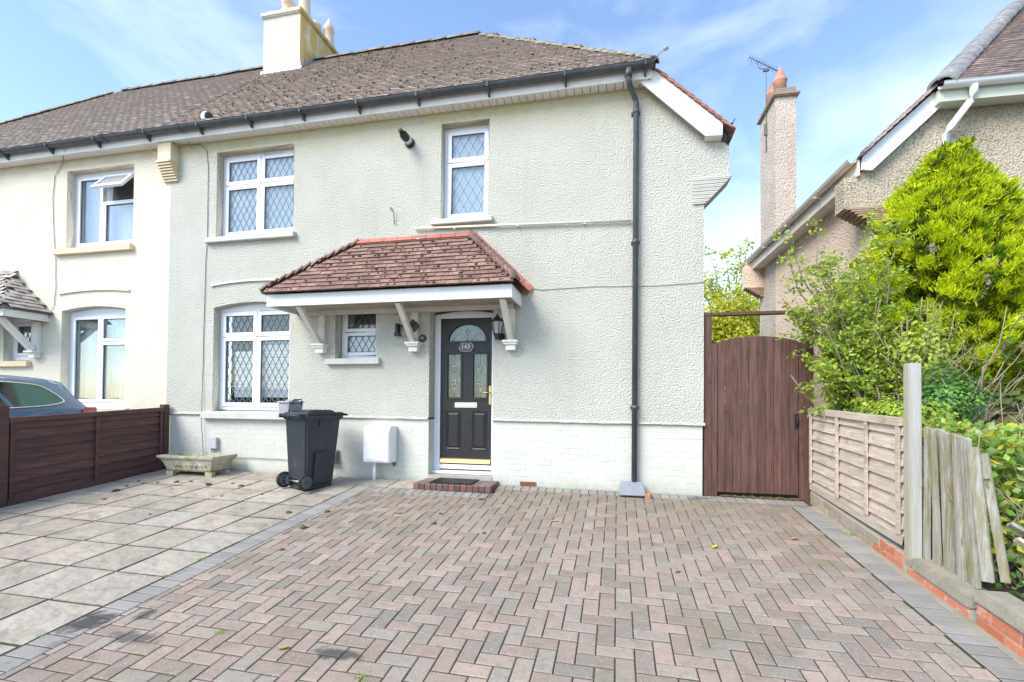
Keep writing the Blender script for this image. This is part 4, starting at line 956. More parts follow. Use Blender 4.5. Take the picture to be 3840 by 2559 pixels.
fb.tube([(rx0, -.012, RZc+.02), (rx1, -.012, RZc+.02), (ex1+.03, -.012, EZc+.0)], .03, 6); fb.tube([(rx0, -.012, RZc+.02), (ex0+.08, -.012, EZc+.04)], .022, 6); fb.build('mortar_fillet', m_redfillet, PC)
P = []
for i in range(210):
    y = EYc*(random.random()**.8); r_ = math.floor((y-EYc)/(gau*vC.y)); y = EYc-.018+r_*gau*vC.y
    t = (y-EYc)/(-EYc); x = random.uniform(ex0+(rx0-ex0)*t+.1, ex1+(rx1-ex1)*t-.05)
    if random.random() < .45+.5*(x > -3.2): P.append((x, y-.004, EZc+(y-EYc)*(RZc-EZc)/(-EYc)+.052))
blobs('moss', P, .008, .022, m_moss, PC, .7, 3)
for x in (-4.10, -2.70, -1.365):
    B = part_empty('bracket', PC)
    b = MB(); b.box(x-.045+.03, x+.045+.03, -.055, -.002, 1.87, CZ0-.022); b.build('post', m_whitewood, B, bevel=.004)
    b = MB(); x_ = x+.03
    b.hexa([(x_-.034, -.57, CZ0-.01), (x_+.034, -.57, CZ0-.01), (x_+.034, -.48, CZ0-.01), (x_-.034, -.48, CZ0-.01)][::1], [(x_-.034, -.12, 1.87), (x_+.034, -.12, 1.87), (x_+.034, -.056, 1.90), (x_-.034, -.056, 1.90)]); b.build('strut', m_whitewood, B)
    b = MB(); b.box(x_-.10, x_+.10, -.15, 0, 1.842, 1.869); b.box(x_-.085, x_+.085, -.13, 0, 1.815, 1.8415); b.box(x_-.062, x_+.062, -.10, 0, 1.745, 1.8145); b.build('cap', m_white, B, bevel=.004)

# ================================================================== left neighbour (attached house)
NH = thing('house', 'cream pebbledashed attached house with white windows and ochre sills, behind the brown fence', 'house', (-10, 0, 0))
PN = PARTY-.002
XN = 2*PARTY-EX1
outer = [(-13.8, .45), (PN, .45), (PN, 5.02), (-13.8, 5.02)]
holes = [rect(-8.80, -7.45, 3.50, 4.79), rect(-8.85, -7.56, .92, 2.50, .06), rect(-10.1, -9.50, 1.70, 2.42)]
wall_with_holes('wall', m_cream, outer, holes, 0.001, .27, NH)
pb2 = MB(); pb2.box(-13.8, PN, .0, .27, -.2, .448); pb2.build('plinth', m_cream, NH)
roof = MB(); roof.add([(XN, EY, EZ), (PN, EY, EZ), (PN, RY, RZ), (2*PARTY-RX1, RY, RZ)], [(0,1,2,3)]); roof.add([(PN, ye+.135, EZ), (XN, ye+.135, EZ), (2*PARTY-RX1, RY, RZ), (PN, RY, RZ)], [(0,1,2,3)])
roof.add([(XN, ye+.135, EZ), (XN-.85, ye, EZ-.82), (XN-.85, -.13, EZ-.82), (XN, EY, EZ), (2*PARTY-RX1, RY, RZ)], [(0,1,2,3,4)])
nrf = roof.build('roof', m_underlay, NH)
ex = 2*PARTY-EX1; rx_ = 2*PARTY-RX1
mats_ = tiles_on([(ex, EY-.03, EZ-.03), (PN, EY-.03, EZ-.03), (PN, RY, RZ), (rx_, RY, RZ)], (1, 0, 0), vF, nF, .1, .163)
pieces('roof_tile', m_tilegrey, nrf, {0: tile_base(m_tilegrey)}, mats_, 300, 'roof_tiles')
ridge_tiles((PN, RY, RZ-.02), (rx_, RY, RZ-.02), .11, .32, m_ridgegrey, nrf)
ridge_tiles((ex, EY, EZ+.03), (rx_, RY, RZ+.02), .085, .16, m_ridgegrey, nrf, 'hip_tile', .6)
fa = MB(); fa.box(-13.5, PN, -.165, -.145, 4.975, 5.10); fa.build('fascia', m_white, NH)
pieces('soffit_board', m_white, NH, {0: sfm}, [(Matrix.Translation((PN-.05-.1*i, -.072, 4.984)), 0) for i in range(60)])
G2 = gutter(-13.5, PN, -.235, 5.118, .06, m_gutter, NH).build('gutter', m_gutter, NH)
for x in [-6.95, -7.9, -8.85, -9.8, -10.7]:
    gbk = MB(); gbk.prism_x([(-.303, 5.128), (-.295, 5.06), (-.245, 5.045), (-.20, 5.0), (-.166, 4.99), (-.166, 5.09), (-.23, 5.05)][::-1], x-.012, x+.012); gbk.build('gutter_bracket', m_gutter, G2)
for x in (-7.75, -7.02):
    gutter(x-.04, x+.04, -.235, 5.118, .068, m_gutter, H).build('gutter_joint', m_gutter, G2)
# party wall corbel
b = MB(); b.box(-6.84, -6.60, -.144, -.002, 4.70, 4.972); b.build('party_corbel', m_cream, NH)
for i in range(8):
    z = 4.70-.034*(i+1); t = i/8
    b = MB(); b.box(-6.85, -6.595, -.155*(1-t)-.015, -.002, z, z+.026); b.build('corbel_tile', m_silly, NH)
nw = window(NH, -8.80, -7.44, 3.515, 4.79, .13, [(0, .43, 0, 1, None), (.43, 1, 0, .62, None)], frame=.06, sash=.055, back=mat('white_drape', (.62, .63, .67), (.50, .51, .56), scale=1.5, rough=.9, stretch=(5, 1, .3)), backy=.14)
# open top-hung light
ol = MB(); ca = Matrix.Translation((0, .115, 4.70)) @ Matrix.Rotation(R(-38), 4, 'X')
for (p0, p1, q0, q1) in ((-8.16, -7.56, -.06, 0), (-8.16, -7.56, -.36, -.30), (-8.16, -8.10, -.30, -.06), (-7.62, -7.56, -.30, -.06)): ol.box(p0, p1, -.02, .02, q0, q1, ca)
ol.build('open_light', m_pvc, nw); ol = MB(); ol.box(-8.1, -7.62, -.003, .003, -.30, -.06, ca); ol.build('open_light_glass', m_greyp, nw)
ol = MB(); ol.box(-8.10, -7.52, .19, .2, 4.25, 4.72); ol.build('opening_dark', m_room, nw)
sill(NH, -8.99, -7.42, 3.41, 3.50, m_silly, parentw=nw)
nw = window(NH, -8.85, -7.55, .94, 2.50, .13, [(0, .5, 0, 1, None), (.5, 1, 0, .70, None), (.5, 1, .70, 1, None)], frame=.075, sash=.05, arch=.06, back=m_curtain, backy=.12)
sill(NH, -8.98, -7.45, .84, .93, m_cream, parentw=nw)
archstrip(-8.90, -7.48, 2.77, .04, m_silly, NH)
nw = window(NH, -10.1, -9.49, 1.72, 2.42, .13, [(0, 1, 0, 1, (.10, .18))], frame=.07, sash=.05, back=m_room)
b = MB(); b.lathe([(.05, 0), (.07, .08), (.05, .16), (.02, .2)], (-9.72, .20, 1.82), 10); b.build('blue_ornament', mat('blue_glaze', (.05, .30, .50), rough=.3), nw)
sill(NH, -10.2, -9.47, 1.60, 1.685, m_silly, parentw=nw)
NP = part_empty('porch_canopy', NH)
q0, q1, e0, e1 = -12.6, -9.05, -.55, 0
b = MB(); b.box(-12.5, -9.10, -.618, -.596, 2.33, 2.44); b.box(-9.122, -9.10, -.59, 0, 2.33, 2.44); b.build('canopy_fascia', m_white, NP)
b = MB(); b.add([(-12.6, -.66, 2.45), (-9.05, -.66, 2.45), (-9.95, 0, 3.20), (-11.7, 0, 3.2)], [(0,1,2,3)]); b.add([(-9.05, -.66, 2.45), (-9.03, 0, 2.45), (-9.95, 0, 3.2)], [(0,1,2)]); b.build('canopy_deck', m_underlay, NP)
ct = tiles_on([(-12.6, -.68, 2.43), (-9.05, -.68, 2.43), (-9.95, 0, 3.20), (-11.7, 0, 3.2)], (1, 0, 0), Vector((0, .66, .75)).normalized(), Vector((1, 0, 0)).cross(Vector((0, .66, .75)).normalized()), .1, .2, lift=.022)
vE = Vector((-.9, 0, .75)).normalized(); nE = Vector((.75, 0, .9)).normalized()
ct += tiles_on([(-9.05, -.66, 2.45), (-9.05, 0, 2.45), (-9.95, 0, 3.2)], (0, 1, 0), vE, nE, .1, .2, lift=.022)
pieces('canopy_tile', m_tilegrey, NP, {0: tile_base(m_tilegrey, .19, .14)}, ct, 300, 'canopy_tiles')
B = part_empty('bracket', NP); x_ = -9.33
b = MB(); b.box(x_-.06, x_+.06, -.055, -.002, 1.85, 2.33); b.build('post', m_white, B)
b = MB(); b.hexa([(x_-.045, -.57, 2.33), (x_+.045, -.57, 2.33), (x_+.045, -.47, 2.33), (x_-.045, -.47, 2.33)], [(x_-.045, -.12, 1.85), (x_+.045, -.12, 1.85), (x_+.045, -.056, 1.89), (x_-.045, -.056, 1.89)]); b.build('strut', m_white, B)
b = MB(); b.box(x_-.10, x_+.10, -.15, 0, 1.82, 1.849); b.box(x_-.065, x_+.065, -.10, 0, 1.735, 1.8195); b.build('cap', m_white, B, bevel=.004)
cable([(-8.59, -.17, 5.05), (-8.65, -.16, 4.99), (-8.87, -.02, 4.94), (-9.05, -.01, 4.72), (-9.08, -.01, 4.36), (-9.03, -.01, 3.70), (-8.99, -.01, 3.40), (-8.97, -.01, 2.89), (-9.0, -.01, 2.60), (-9.10, -.02, 2.40)], parent=NH)

# ================================================================== right neighbour, turned a little
RH = thing('house', 'beige and pink pebbledashed house beyond the gate with white gutters and tall slim chimney', 'house', (3.32, 1.1, 0), (0, 0, R(1.7)))
b = MB(); b.prism_y([(.0, -.5), (8, -.5), (8, 4.95), (.68, 4.95), (-.20, 4.13), (-.38, 4.10), (-.38, 3.69), (0, 3.69)], 0, .25); b.build('front_wall', m_nfront, RH)
b = MB(); b.box(.001, .25, .251, 4.75, -.5, 4.28); b.box(-.38, 0, 4.5, 4.75, 3.69, 4.2); b.build('side_wall', m_nside, RH)
b = MB(); b.box(-.004, -.0005, .001, .25, -.5, 3.68); b.build('side_corner', m_nside, RH)
for i in range(7):
    z = 3.69-.030*(i+1)+.004; t = (i+1)/8
    b = MB(); b.box(-.40*(1-t*.95), .40, -.03, .26, z, z+.024); b.build('corbel_tile', m_corbel, RH)
    b = MB(); b.box(-.40*(1-t*.95), .001, 4.49, 4.76, z, z+.024); b.build('corbel_tile', m_corbel, RH)
EN = 5.10; ex_, ey_ = .60, -.26; ry_ = 2.6; rzN = EN+(ry_-ey_)*1.0; rxN = ex_+(ry_-ey_)
sl_ = (rzN-EN)/(rxN-ex_); xlow = -.20; zlow = EN-(ex_-xlow)*sl_*.97
b = MB(); b.add([(ex_, ey_, EN), (8, ey_, EN), (8, ry_, rzN), (rxN, ry_, rzN)], [(0,1,2,3)]); b.add([(xlow, 4.95, zlow), (xlow, -.12, zlow), (ex_, -.12, EN), (ex_, ey_, EN), (rxN, ry_, rzN), (ex_, 5.2, EN)], [(0,1,2,3,4,5)])
b.add([(8, 5.2, EN), (ex_, 5.2, EN), (rxN, ry_, rzN), (8, ry_, rzN)], [(0, 1, 2, 3)])
WL[RH] = Vector((0, 0, 0)); nr = b.build('roof', m_underlay, RH)
MR = Matrix.Translation((3.32, 1.1, 0)) @ Matrix.Rotation(R(1.7), 4, 'Z')
def pieces_local(name, mt, parent, base, lst, limit, sname):
    # score in world space, place in the turned house's space
    global px
    old = px; px = lambda p: old(MR @ Vector(p))
    pieces(name, mt, parent, base, lst, limit, sname); px = old
vN = Vector((0, 1, 1)).normalized(); nN = Vector((1, 0, 0)).cross(vN)
m_tilepink = mat('roof_tile_pinkbrown', (.2, .15, .13), c2=(.20, .165, .15), scale=2, rough=.9, rnd=.25, spec=.1, palette=[(.36, .27, .255), (.28, .215, .205), (.41, .30, .275), (.25, .20, .19)], dirt=[dict(color=(.08, .07, .06), axis=None, lo=.56, hi=.66, amt=.5, scale=10)])
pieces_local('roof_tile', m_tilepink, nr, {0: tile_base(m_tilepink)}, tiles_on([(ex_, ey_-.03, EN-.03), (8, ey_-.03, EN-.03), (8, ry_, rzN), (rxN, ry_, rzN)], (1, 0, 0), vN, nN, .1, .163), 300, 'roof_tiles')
vE = Vector((ex_-xlow, 0, EN-zlow)).normalized(); nE = Vector((-vE.z, 0, vE.x))
pieces_local('side_tile', m_tilepink, nr, {0: tile_base(m_tilepink)}, tiles_on([(xlow-.03, 4.95, zlow-.03), (xlow-.03, -.14, zlow-.03), (ex_, -.14, EN-.0), (ex_, ey_, EN), (rxN, ry_, rzN), (ex_, 5.1, EN)], (0, 1, 0), vE, nE, .1, .163), 150, 'side_tiles')
m_vergepink = mat('verge_tile_pinkbrown', (.46, .34, .31), (.36, .26, .24), scale=8, rough=.9, rnd=.2)
verge(xlow+.0, zlow+.03, ex_+.06, EN+.07, -.10, m_vergepink, nr, 12, pieces_local)
# bring hip tiles in local space
def ridge_local(p, q, r, step, mt, parent, name, squash=.75):
    global px
    old = px; px = lambda p_: old(MR @ Vector(p_)); ridge_tiles(p, q, r, step, mt, parent, name, squash); px = old
m_hipgrey = mat('hip_tile_grey', (.27, .27, .28), (.20, .20, .21), scale=5, rough=1, bump=.4, bscale=40, rnd=.12, dirt=[dict(color=(.52, .52, .50), axis=None, lo=.55, hi=.66, amt=.6, scale=10)])
ridge_local((ex_+.02, ey_+.02, EN-.02), (rxN, ry_, rzN+.02), .14, .27, m_hipgrey, nr, 'hip_tile', .8)
ridge_local((rxN, ry_, rzN), (8, ry_, rzN), .12, .3, m_hipgrey, nr, 'ridge_tile')
b = MB(); b.box(ex_+.02, 8, -.20, -.18, 4.90, 5.06); b.box(ex_+.02, ex_+.04, -.179, 0, 4.90, 5.06); b.box(ex_+.04, 8, -.179, -.001, 4.905, 4.92); b.build('fascia', mat('pale_green_white_board', (.74, .77, .66), (.68, .70, .58), scale=3, rough=.6), RH)
b = gutter(ex_-.0, 8, -.265, 5.09, .065, m_pvc, RH); b.build('gutter', m_pvc, RH)
b = MB(); b.prism_y([(-.21, 4.16), (-.09, 4.14), (.70, 4.90), (ex_+.02, 5.09), (-.20, 4.335)][::1], -.10, -.07); b.build('bargeboard', m_pvc, RH)
vs = []; n = 10; sgn = MB()
for e in (-.06, 4.9):
    for rr in (.062, .055):
        for i in range(n+1): t = math.pi+math.pi*i/n; vs.append((-.305+math.cos(t)*rr, e, 4.32+math.sin(t)*rr))
m_ = n+1; fs = []
for i in range(n): fs += [(i, i+1, i+1+2*m_, i+2*m_), (m_+i+1, m_+i, m_+i+2*m_, m_+i+1+2*m_)]
fs += [(0, m_, 3*m_, 2*m_), (m_-1, 3*m_-1, 4*m_-1, 2*m_-1)]
sgn.add(vs, fs, True)
for yy in (1.0, 2.2, 3.4, 4.6): sgn.box(-.36, -.22, yy-.02, yy+.02, 4.242, 4.256)
m_sunlitwhite = mat('sunlit_white_plastic', (.87, .80, .69), (.83, .75, .63), scale=3, rough=.5)  # white plastic with the sunlit cream tone put into its colour
sgn.build('side_gutter', m_sunlitwhite, RH)
b = MB(); b.box(-.24, -.215, -.06, 4.9, 4.10, 4.31); b.box(-.213, -.005, .255, 4.49, 4.11, 4.125); b.build('side_fascia', m_sunlitwhite, RH)
b = MB(); b.tube([(.95, -.265, 5.04), (.95, -.265, 4.93), (.93, -.24, 4.86), (.80, -.08, 4.62), (.775, -.06, 4.55), (.775, -.06, .2)], .042, 12)
for z in (3.9, 2.4): b.lathe([(.047, 0), (.047, .05)], (.775, -.06, z), 12)
b.build('downpipe', m_pvc, RH)
# slim chimney
SC = part_empty('chimney', RH)
IM = MR.inverted()
b = MB(); b.box(-.0, .40, 3.75, 4.72, 0, 7.52); o = b.build('stack', m_nchim, SC)
b = MB(); b.box(-.06, .46, 3.68, 4.79, 7.522, 7.56); b.box(-.045, .445, 3.70, 4.77, 7.50, 7.5215); b.build('tile_course', m_corbel, SC)
b = MB(); b.box(.0, .40, 3.76, 4.71, 7.562, 7.70); b.build('capping', m_coping, SC)
for yy in (3.98, 4.45):
    b = MB(); b.lathe([(.125, 7.70), (.12, 7.92), (.14, 7.95), (.14, 7.99), (.12, 8.01), (.08, 8.12), (.02, 8.27), (.0, 8.29)], (.17, yy, 0), 16); b.build('pot', m_terra, SC)
# aerial on its mast
AE = thing('tv_aerial', 'thin dark television aerial on a mast beside the slim chimney', 'aerial', (3.17, 5.35, 6.9))
b = MB(); b.tube([(3.17, 5.35, 6.6), (3.17, 5.35, 8.42)], .009, 6); b.build('mast', m_cablegrey, AE)
b = MB(); b.tube([(2.82, 5.35, 8.77), (3.47, 5.35, 8.33)], .010, 6)
b.tube([(2.98, 5.35, 8.66), (3.02, 5.35, 8.50), (3.12, 5.35, 8.44)], .008, 5); b.build('boom', m_cablegrey, AE)
b = MB()
for t in np.linspace(.02, .98, 14):
    x = 2.82+.65*t; z = 8.77-.44*t; b.tube([(x, 5.25, z), (x, 5.45, z)], .005, 4)
b.tube([(2.87, 5.35, 8.70), (2.86, 5.35, 8.58)], .006, 4); b.build('element', m_cablegrey, AE)
b = MB(); b.box(3.11, 3.23, 5.33, 5.37, 8.40, 8.46); b.box(3.13, 3.20, 5.33, 5.37, 6.98, 7.22); b.build('clamp', m_cablegrey, AE)

# ================================================================== gate
GT = thing('garden_gate', 'tall brown boarded side gate with arched top under a thin crossbar', 'gate', (1.6, .06, 0))
b = MB(); b.box(1.012, 1.10, .03, .12, -.03, 2.135); b.build('post', m_gatebrown, GT, bevel=.004)
b = MB(); b.box(2.105, 2.195, .03, .12, -.05, 2.165); b.build('post', m_gatebrown, GT, bevel=.004)
b = MB(); b.box(1.012, 2.195, .025, .125, 2.1351, 2.168); b.build('crossbar', m_gatebrown, GT)
b = MB(); b.box(1.102, 1.16, .035, .10, -.02, 1.80); b.build('stile', m_gatebrown, GT)
b = MB(); b.box(2.045, 2.103, .035, .10, -.02, 1.80); b.build('stile', m_gatebrown, GT)
n = 10; xa, xb = 1.163, 2.042
for i in range(n):
    p, q = xa+(xb-xa)*i/n+.0025, xa+(xb-xa)*(i+1)/n-.0025
    top = lambda x: 1.815+.065*(1-((x-1.6)/.44)**2); j = random.uniform(0, .004)
    b = MB(); b.prism_y([(p, .035), (q, .035), (q, top(q)), (p, top(p))], .045+j, .067+j); b.build('board', m_gatebrown, GT, bevel=.003, seg=1)
b = MB(); b.box(1.163, 2.042, .068, .10, .25, .35); b.box(1.163, 2.042, .068, .10, 1.45, 1.55); b.build('ledge', m_gatebrown, GT)
b = MB(); b.box(1.998, 2.03, .035, .044, .80, .97); b.tube([(2.014, .035, .95), (2.014, -.0, .93), (2.014, -.0, .86), (2.014, .035, .83)], .008, 6); b.build('latch', m_black, GT)
b = MB(); b.add([(1.16, -.02, -.02), (2.1, -.02, -.03), (2.1, .30, .0), (1.16, .30, .0)], [(0,1,2,3)]); bo = b.build('gate_litter', m_soil); tag(bo, 'dark leaf litter and soil gathered under the brown gate', 'leaf litter', kind='stuff')
P = [(random.uniform(1.2, 2.05), random.uniform(-.03, .05), -.015+random.random()*.02) for _ in range(260)]
blobs('leaf_debris', P, .005, .014, mat('litter', (.12, .085, .04), (.20, .15, .07), scale=30, rough=1), bo, .4, 5)

# ================================================================== left fence
LF = thing('fence', 'low dark brown lapped fence panel between the patio and the blue car', 'fence', (-6.68, -1.07, 0))
XF = -6.68
def ftop(y): return .85+(y+2.0)*.052
def post(y, z1, s=.045): b = MB(); b.box(XF-s, XF+s, y-s, y+s, gz(XF, y)-.05, z1); b.build('post', m_fencebrown, LF, bevel=.004)
post(-.085, 1.0); post(-2.06, .99); post(-4.05, .82)
for (ya, yb) in ((-2.01, -.135), (-4.0, -2.11)):
    za, zb_ = gz(XF, ya)+.01, gz(XF, yb)+.01; ta, tb2 = ftop(ya), ftop(yb)
    if ya < -3: ta, tb2 = .70, .80
    N_ = 8
    for k in range(N_):
        f0, f1 = k/N_, (k+1)/N_+.02
        A0, A1 = za+(ta-za)*f0, za+(ta-za)*min(f1, 1); B0, B1 = zb_+(tb2-zb_)*f0, zb_+(tb2-zb_)*min(f1, 1)
        b = MB(); o = .022
        j = random.uniform(-.006, .006)
        b.hexa([(XF+.004+o, ya, A0+j), (XF+.004+o, yb, B0-j), (XF, yb, B0-j), (XF, ya, A0+j)], [(XF+.004, ya, A1), (XF+.004, yb, B1), (XF-.004, yb, B1), (XF-.004, ya, A1)])
        b.build('board', m_fencebrown, LF)
    def bar(y0_, y1_, z00, z01, z10, z11, x0, x1, nm):
        b = MB(); b.hexa([(x0, y0_, z00), (x1, y0_, z00), (x1, y1_, z10), (x0, y1_, z10)], [(x0, y0_, z01), (x1, y0_, z01), (x1, y1_, z11), (x0, y1_, z11)]); b.build(nm, m_fencebrown, LF)
    bar(ya, yb, ta-.045, ta+.01, tb2-.045, tb2+.01, XF-.02, XF+.046, 'top_rail')
    bar(ya, yb, za-.02, za+.04, zb_-.02, zb_+.04, XF-.02, XF+.042, 'bottom_rail')
    for yy in ((ya+.03), (ya+yb)/2, yb-.03):
        t = (yy-ya)/(yb-ya); z0_, z1_ = za+(zb_-za)*t, ta+(tb2-ta)*t
        b = MB(); b.box(XF+.027, XF+.044, yy-.02, yy+.02, z0_+.03, z1_-.045); b.build('batten', m_fencebrown, LF)

# ================================================================== right fence panel, post, brick wall, old pickets
RF = thing('fence', 'weathered pale lapped fence panel standing on the low brick wall beside the gate', 'fence', (2.16, -.95, 0))
XR = 2.16; ya, yb = -1.835, -.045
tA, tB = .975, 1.03; bA, bB = .015, .13
N_ = 8
for k in range(N_):
    f0, f1 = k/N_, min(1, (k+1)/N_+.02)
    b = MB(); j = random.uniform(-.006, .006)
    b.hexa([(XR+.0, ya, bA+(tA-bA)*f0+j), (XR, yb, bB+(tB-bB)*f0-j), (XR-.030, yb, bB+(tB-bB)*f0-j), (XR-.030, ya, bA+(tA-bA)*f0+j)], [(XR+.004, ya, bA+(tA-bA)*f1), (XR+.004, yb, bB+(tB-bB)*f1), (XR-.004, yb, bB+(tB-bB)*f1), (XR-.004, ya, bA+(tA-bA)*f1)])
    b.build('board', m_panel, RF)
b = MB(); b.hexa([(XR-.052, ya, tA-.05), (XR+.02, ya, tA-.05), (XR+.02, yb, tB-.05), (XR-.052, yb, tB-.05)], [(XR-.052, ya, tA+.01), (XR+.02, ya, tA+.01), (XR+.02, yb, tB+.01), (XR-.052, yb, tB+.01)]); b.build('top_rail', m_panel, RF)
b = MB(); b.hexa([(XR-.04, ya, bA-.0), (XR+.0, ya, bA-.0), (XR+.0, yb, bB-.0), (XR-.04, yb, bB)], [(XR-.04, ya, bA+.07), (XR+.0, ya, bA+.07), (XR+.0, yb, bB+.07), (XR-.04, yb, bB+.07)]); b.build('bottom_rail', m_panel, RF)
for yy in (-1.80, -1.31, -.74, -.08):
    t = (yy-ya)/(yb-ya); z0_, z1_ = bA+(bB-bA)*t, tA+(tB-tA)*t
    b = MB(); b.box(XR-.048, XR-.031, yy-.02, yy+.02, z0_+.075, z1_-.052); b.build('batten', m_panel, RF)
b = MB(); b.box(2.126, 2.211, -1.94, -1.865, -.30, 1.40); PO = b.build('fence_post', m_post, None, bevel=.006); tag(PO, 'thick square grey timber post taller than the fences either side', 'post')

BW = thing('brick_wall', 'very low old brick boundary wall with crumbling cement coping', 'wall', (2.2, -1.5, -.1))
core = MB()
def wall_seg(ya, yb, courses, cop, x0=2.125, x1=2.225):
    lst = []; n = max(1, round((yb-ya)/.232)); Lb = (yb-ya)/n
    for c_ in range(courses):
        off = (c_ % 2)*Lb*.5
        y = ya-off
        while y < yb-.02:
            a, b_ = max(y, ya), min(y+Lb, yb)
            if b_-a > .03:
                ym = (a+b_)/2; zb = gz(2.15, ym)-.015+c_*.073
                M = Matrix.Translation((x0-.002+random.uniform(-.002, .002), ym, zb+.033)) @ Matrix.Rotation(-math.atan(GY)*-1, 4, 'X') @ Matrix.Rotation(-math.pi/2, 4, 'Y') @ Matrix.Rotation(math.pi/2, 4, 'Z') @ Matrix.Diagonal((b_-a-.012, .062, .03, 1))
                if cop == 2: v = 1
                else: v = 0 if ya+.0 > a-9 and (random.random() < .9) else 0
                lst.append((M, 1 if (cop == 0 and a > -1.62) else 0))
            y += Lb
    h = courses*.073
    core.hexa([(x0+.006, ya, gz(2.15, ya)-.1), (x1, ya, gz(2.15, ya)-.1), (x1, yb, gz(2.15, yb)-.1), (x0+.006, yb, gz(2.15, yb)-.1)], [(x0+.006, ya, gz(2.15, ya)-.015+h), (x1, ya, gz(2.15, ya)-.015+h), (x1, yb, gz(2.15, yb)-.015+h), (x0+.006, yb, gz(2.15, yb)-.015+h)])
    return lst
lst = wall_seg(-1.86, -.05, 2, 0) + wall_seg(-2.56, -1.90, 1, 1) + wall_seg(-4.6, -2.62, 2, 1)
core.build('core', m_mortar, BW)
pieces('brick', m_redbrick, BW, {0: paver_mesh('brick', m_redbrick, .05, .3), 1: paver_mesh('brick', m_greybrick, .05, .3)}, lst)
for (ya, yb, cs, th, dx_) in ((-2.57, -1.98, 1, .085, -.012), (-4.6, -2.61, 2, .075, -.015), (-1.98, -1.87, 1, .07, -.005)):
    z = lambda y: gz(2.15, y)-.013+cs*.073
    b = MB(); b.hexa([(2.125+dx_, ya, z(ya)), (2.30, ya, z(ya)), (2.30, yb, z(yb)), (2.125+dx_, yb, z(yb))], [(2.135+dx_, ya+.005, z(ya)+th), (2.29, ya+.005, z(ya)+th), (2.29, yb-.005, z(yb)+th), (2.135+dx_, yb-.005, z(yb)+th)])
    b.build('coping', m_coping, BW, bevel=.01)
b = MB(); b.hexa([(2.07, -4.6, gz(2.1, -4.6)-.01), (2.13, -4.6, gz(2.1, -4.6)-.01), (2.13, -.2, gz(2.1, -.2)-.01), (2.07, -.2, gz(2.1, -.2)-.01)], [(2.08, -4.6, gz(2.1, -4.6)-.001), (2.124, -4.6, gz(2.1, -4.6)+.0), (2.124, -.2, gz(2.1, -.2)+.002), (2.08, -.2, gz(2.1, -.2)-.001)]); b.build('mortar_haunch', m_coping, BW)

PF = thing('picket_fence', 'row of old green stained upright fence boards leaning behind the low wall', 'fence', (2.3, -2.2, -.05))
tops = [-1.945-.0475*i for i in range(10)]; bots = [-1.955-.0585*i for i in range(10)]
for i in range(9):
    g_ = .012 if i % 2 == 0 else .018
    yt, yt2, yb_, yb2_ = tops[i], tops[i+1]+g_, bots[i], bots[i+1]+g_+.004; zt = .93-.006*i+random.uniform(-.015, .01); z0_ = -.045-.0035*i
    x = 2.205+.002*i+(.022 if i % 2 else 0)+random.uniform(-.006, .006); l = random.uniform(-.022, .022); th = .03
    b = MB(); b.hexa([(x, yb2_, z0_), (x+th, yb2_, z0_), (x+th, yb_, z0_), (x, yb_, z0_)], [(x+l, yt2, zt-.01), (x+th+l, yt2, zt-.01), (x+th+l, yt, zt), (x+l, yt, zt+random.uniform(-.006, .006))])
    b.build('board', m_oldgrey, PF, bevel=.003, seg=1)
def plank(name, a, b_, wd, th, label, mt, n_=None):
    a, b_ = Vector(a), Vector(b_); d = (b_-a).normalized(); s = Vector((.55, -.83, 0)).normalized(); s = (s-d*s.dot(d)).normalized(); t = d.cross(s)
    M = MB(); P4 = lambda c, k: [c-s*wd/2*k-t*th/2, c+s*wd/2*k-t*th/2, c+s*wd/2*k+t*th/2, c-s*wd/2*k+t*th/2]
    M.hexa(P4(a, 1), P4(b_, 1)); o = M.build(name, mt, None, bevel=.003); tag(o, label, 'plank', 'loose boards beyond the wall'); return o
plank('plank', (2.235, -2.425, .82), (2.235, -2.545, .0), .06, .02, 'grey loose board leaning against the last upright fence board', m_oldgrey)
plank('plank', (2.275, -2.45, .78), (2.29, -2.60, .02), .045, .02, 'narrow brown-grey board leaning just right of the leaning pale board', m_oldgrey)
plank('plank', (2.36, -2.52, .36), (2.80, -2.66, .06), .05, .025, 'green edged board sloping down to the right among the brambles', m_oldgrey)
plank('plank', (2.36, -2.57, .28), (2.78, -2.76, -.02), .045, .025, 'pale brown board sloping just under the green edged one', m_panel)
plank('plank', (2.66, -2.35, .80), (2.67, -2.36, -.1), .05, .02, 'upright pale pointed stake among the bramble leaves', m_post)
plank('plank', (2.80, -2.30, .60), (2.82, -2.32, -.1), .04, .02, 'thin white stake at the right edge among the bramble leaves', m_post)

# garden soil on the right
b = MB(); b.add([(2.22, -6, gz(2.2, -6)+.02), (9, -6, gz(2.2, -6)+.05), (9, 1.1, .06), (2.22, 1.1, .03), (2.22, -2, gz(2.2, -2)+.05)], [(0,1,2,3,4)]); o = b.build('garden_bed', m_soil); o['kind'] = 'structure'

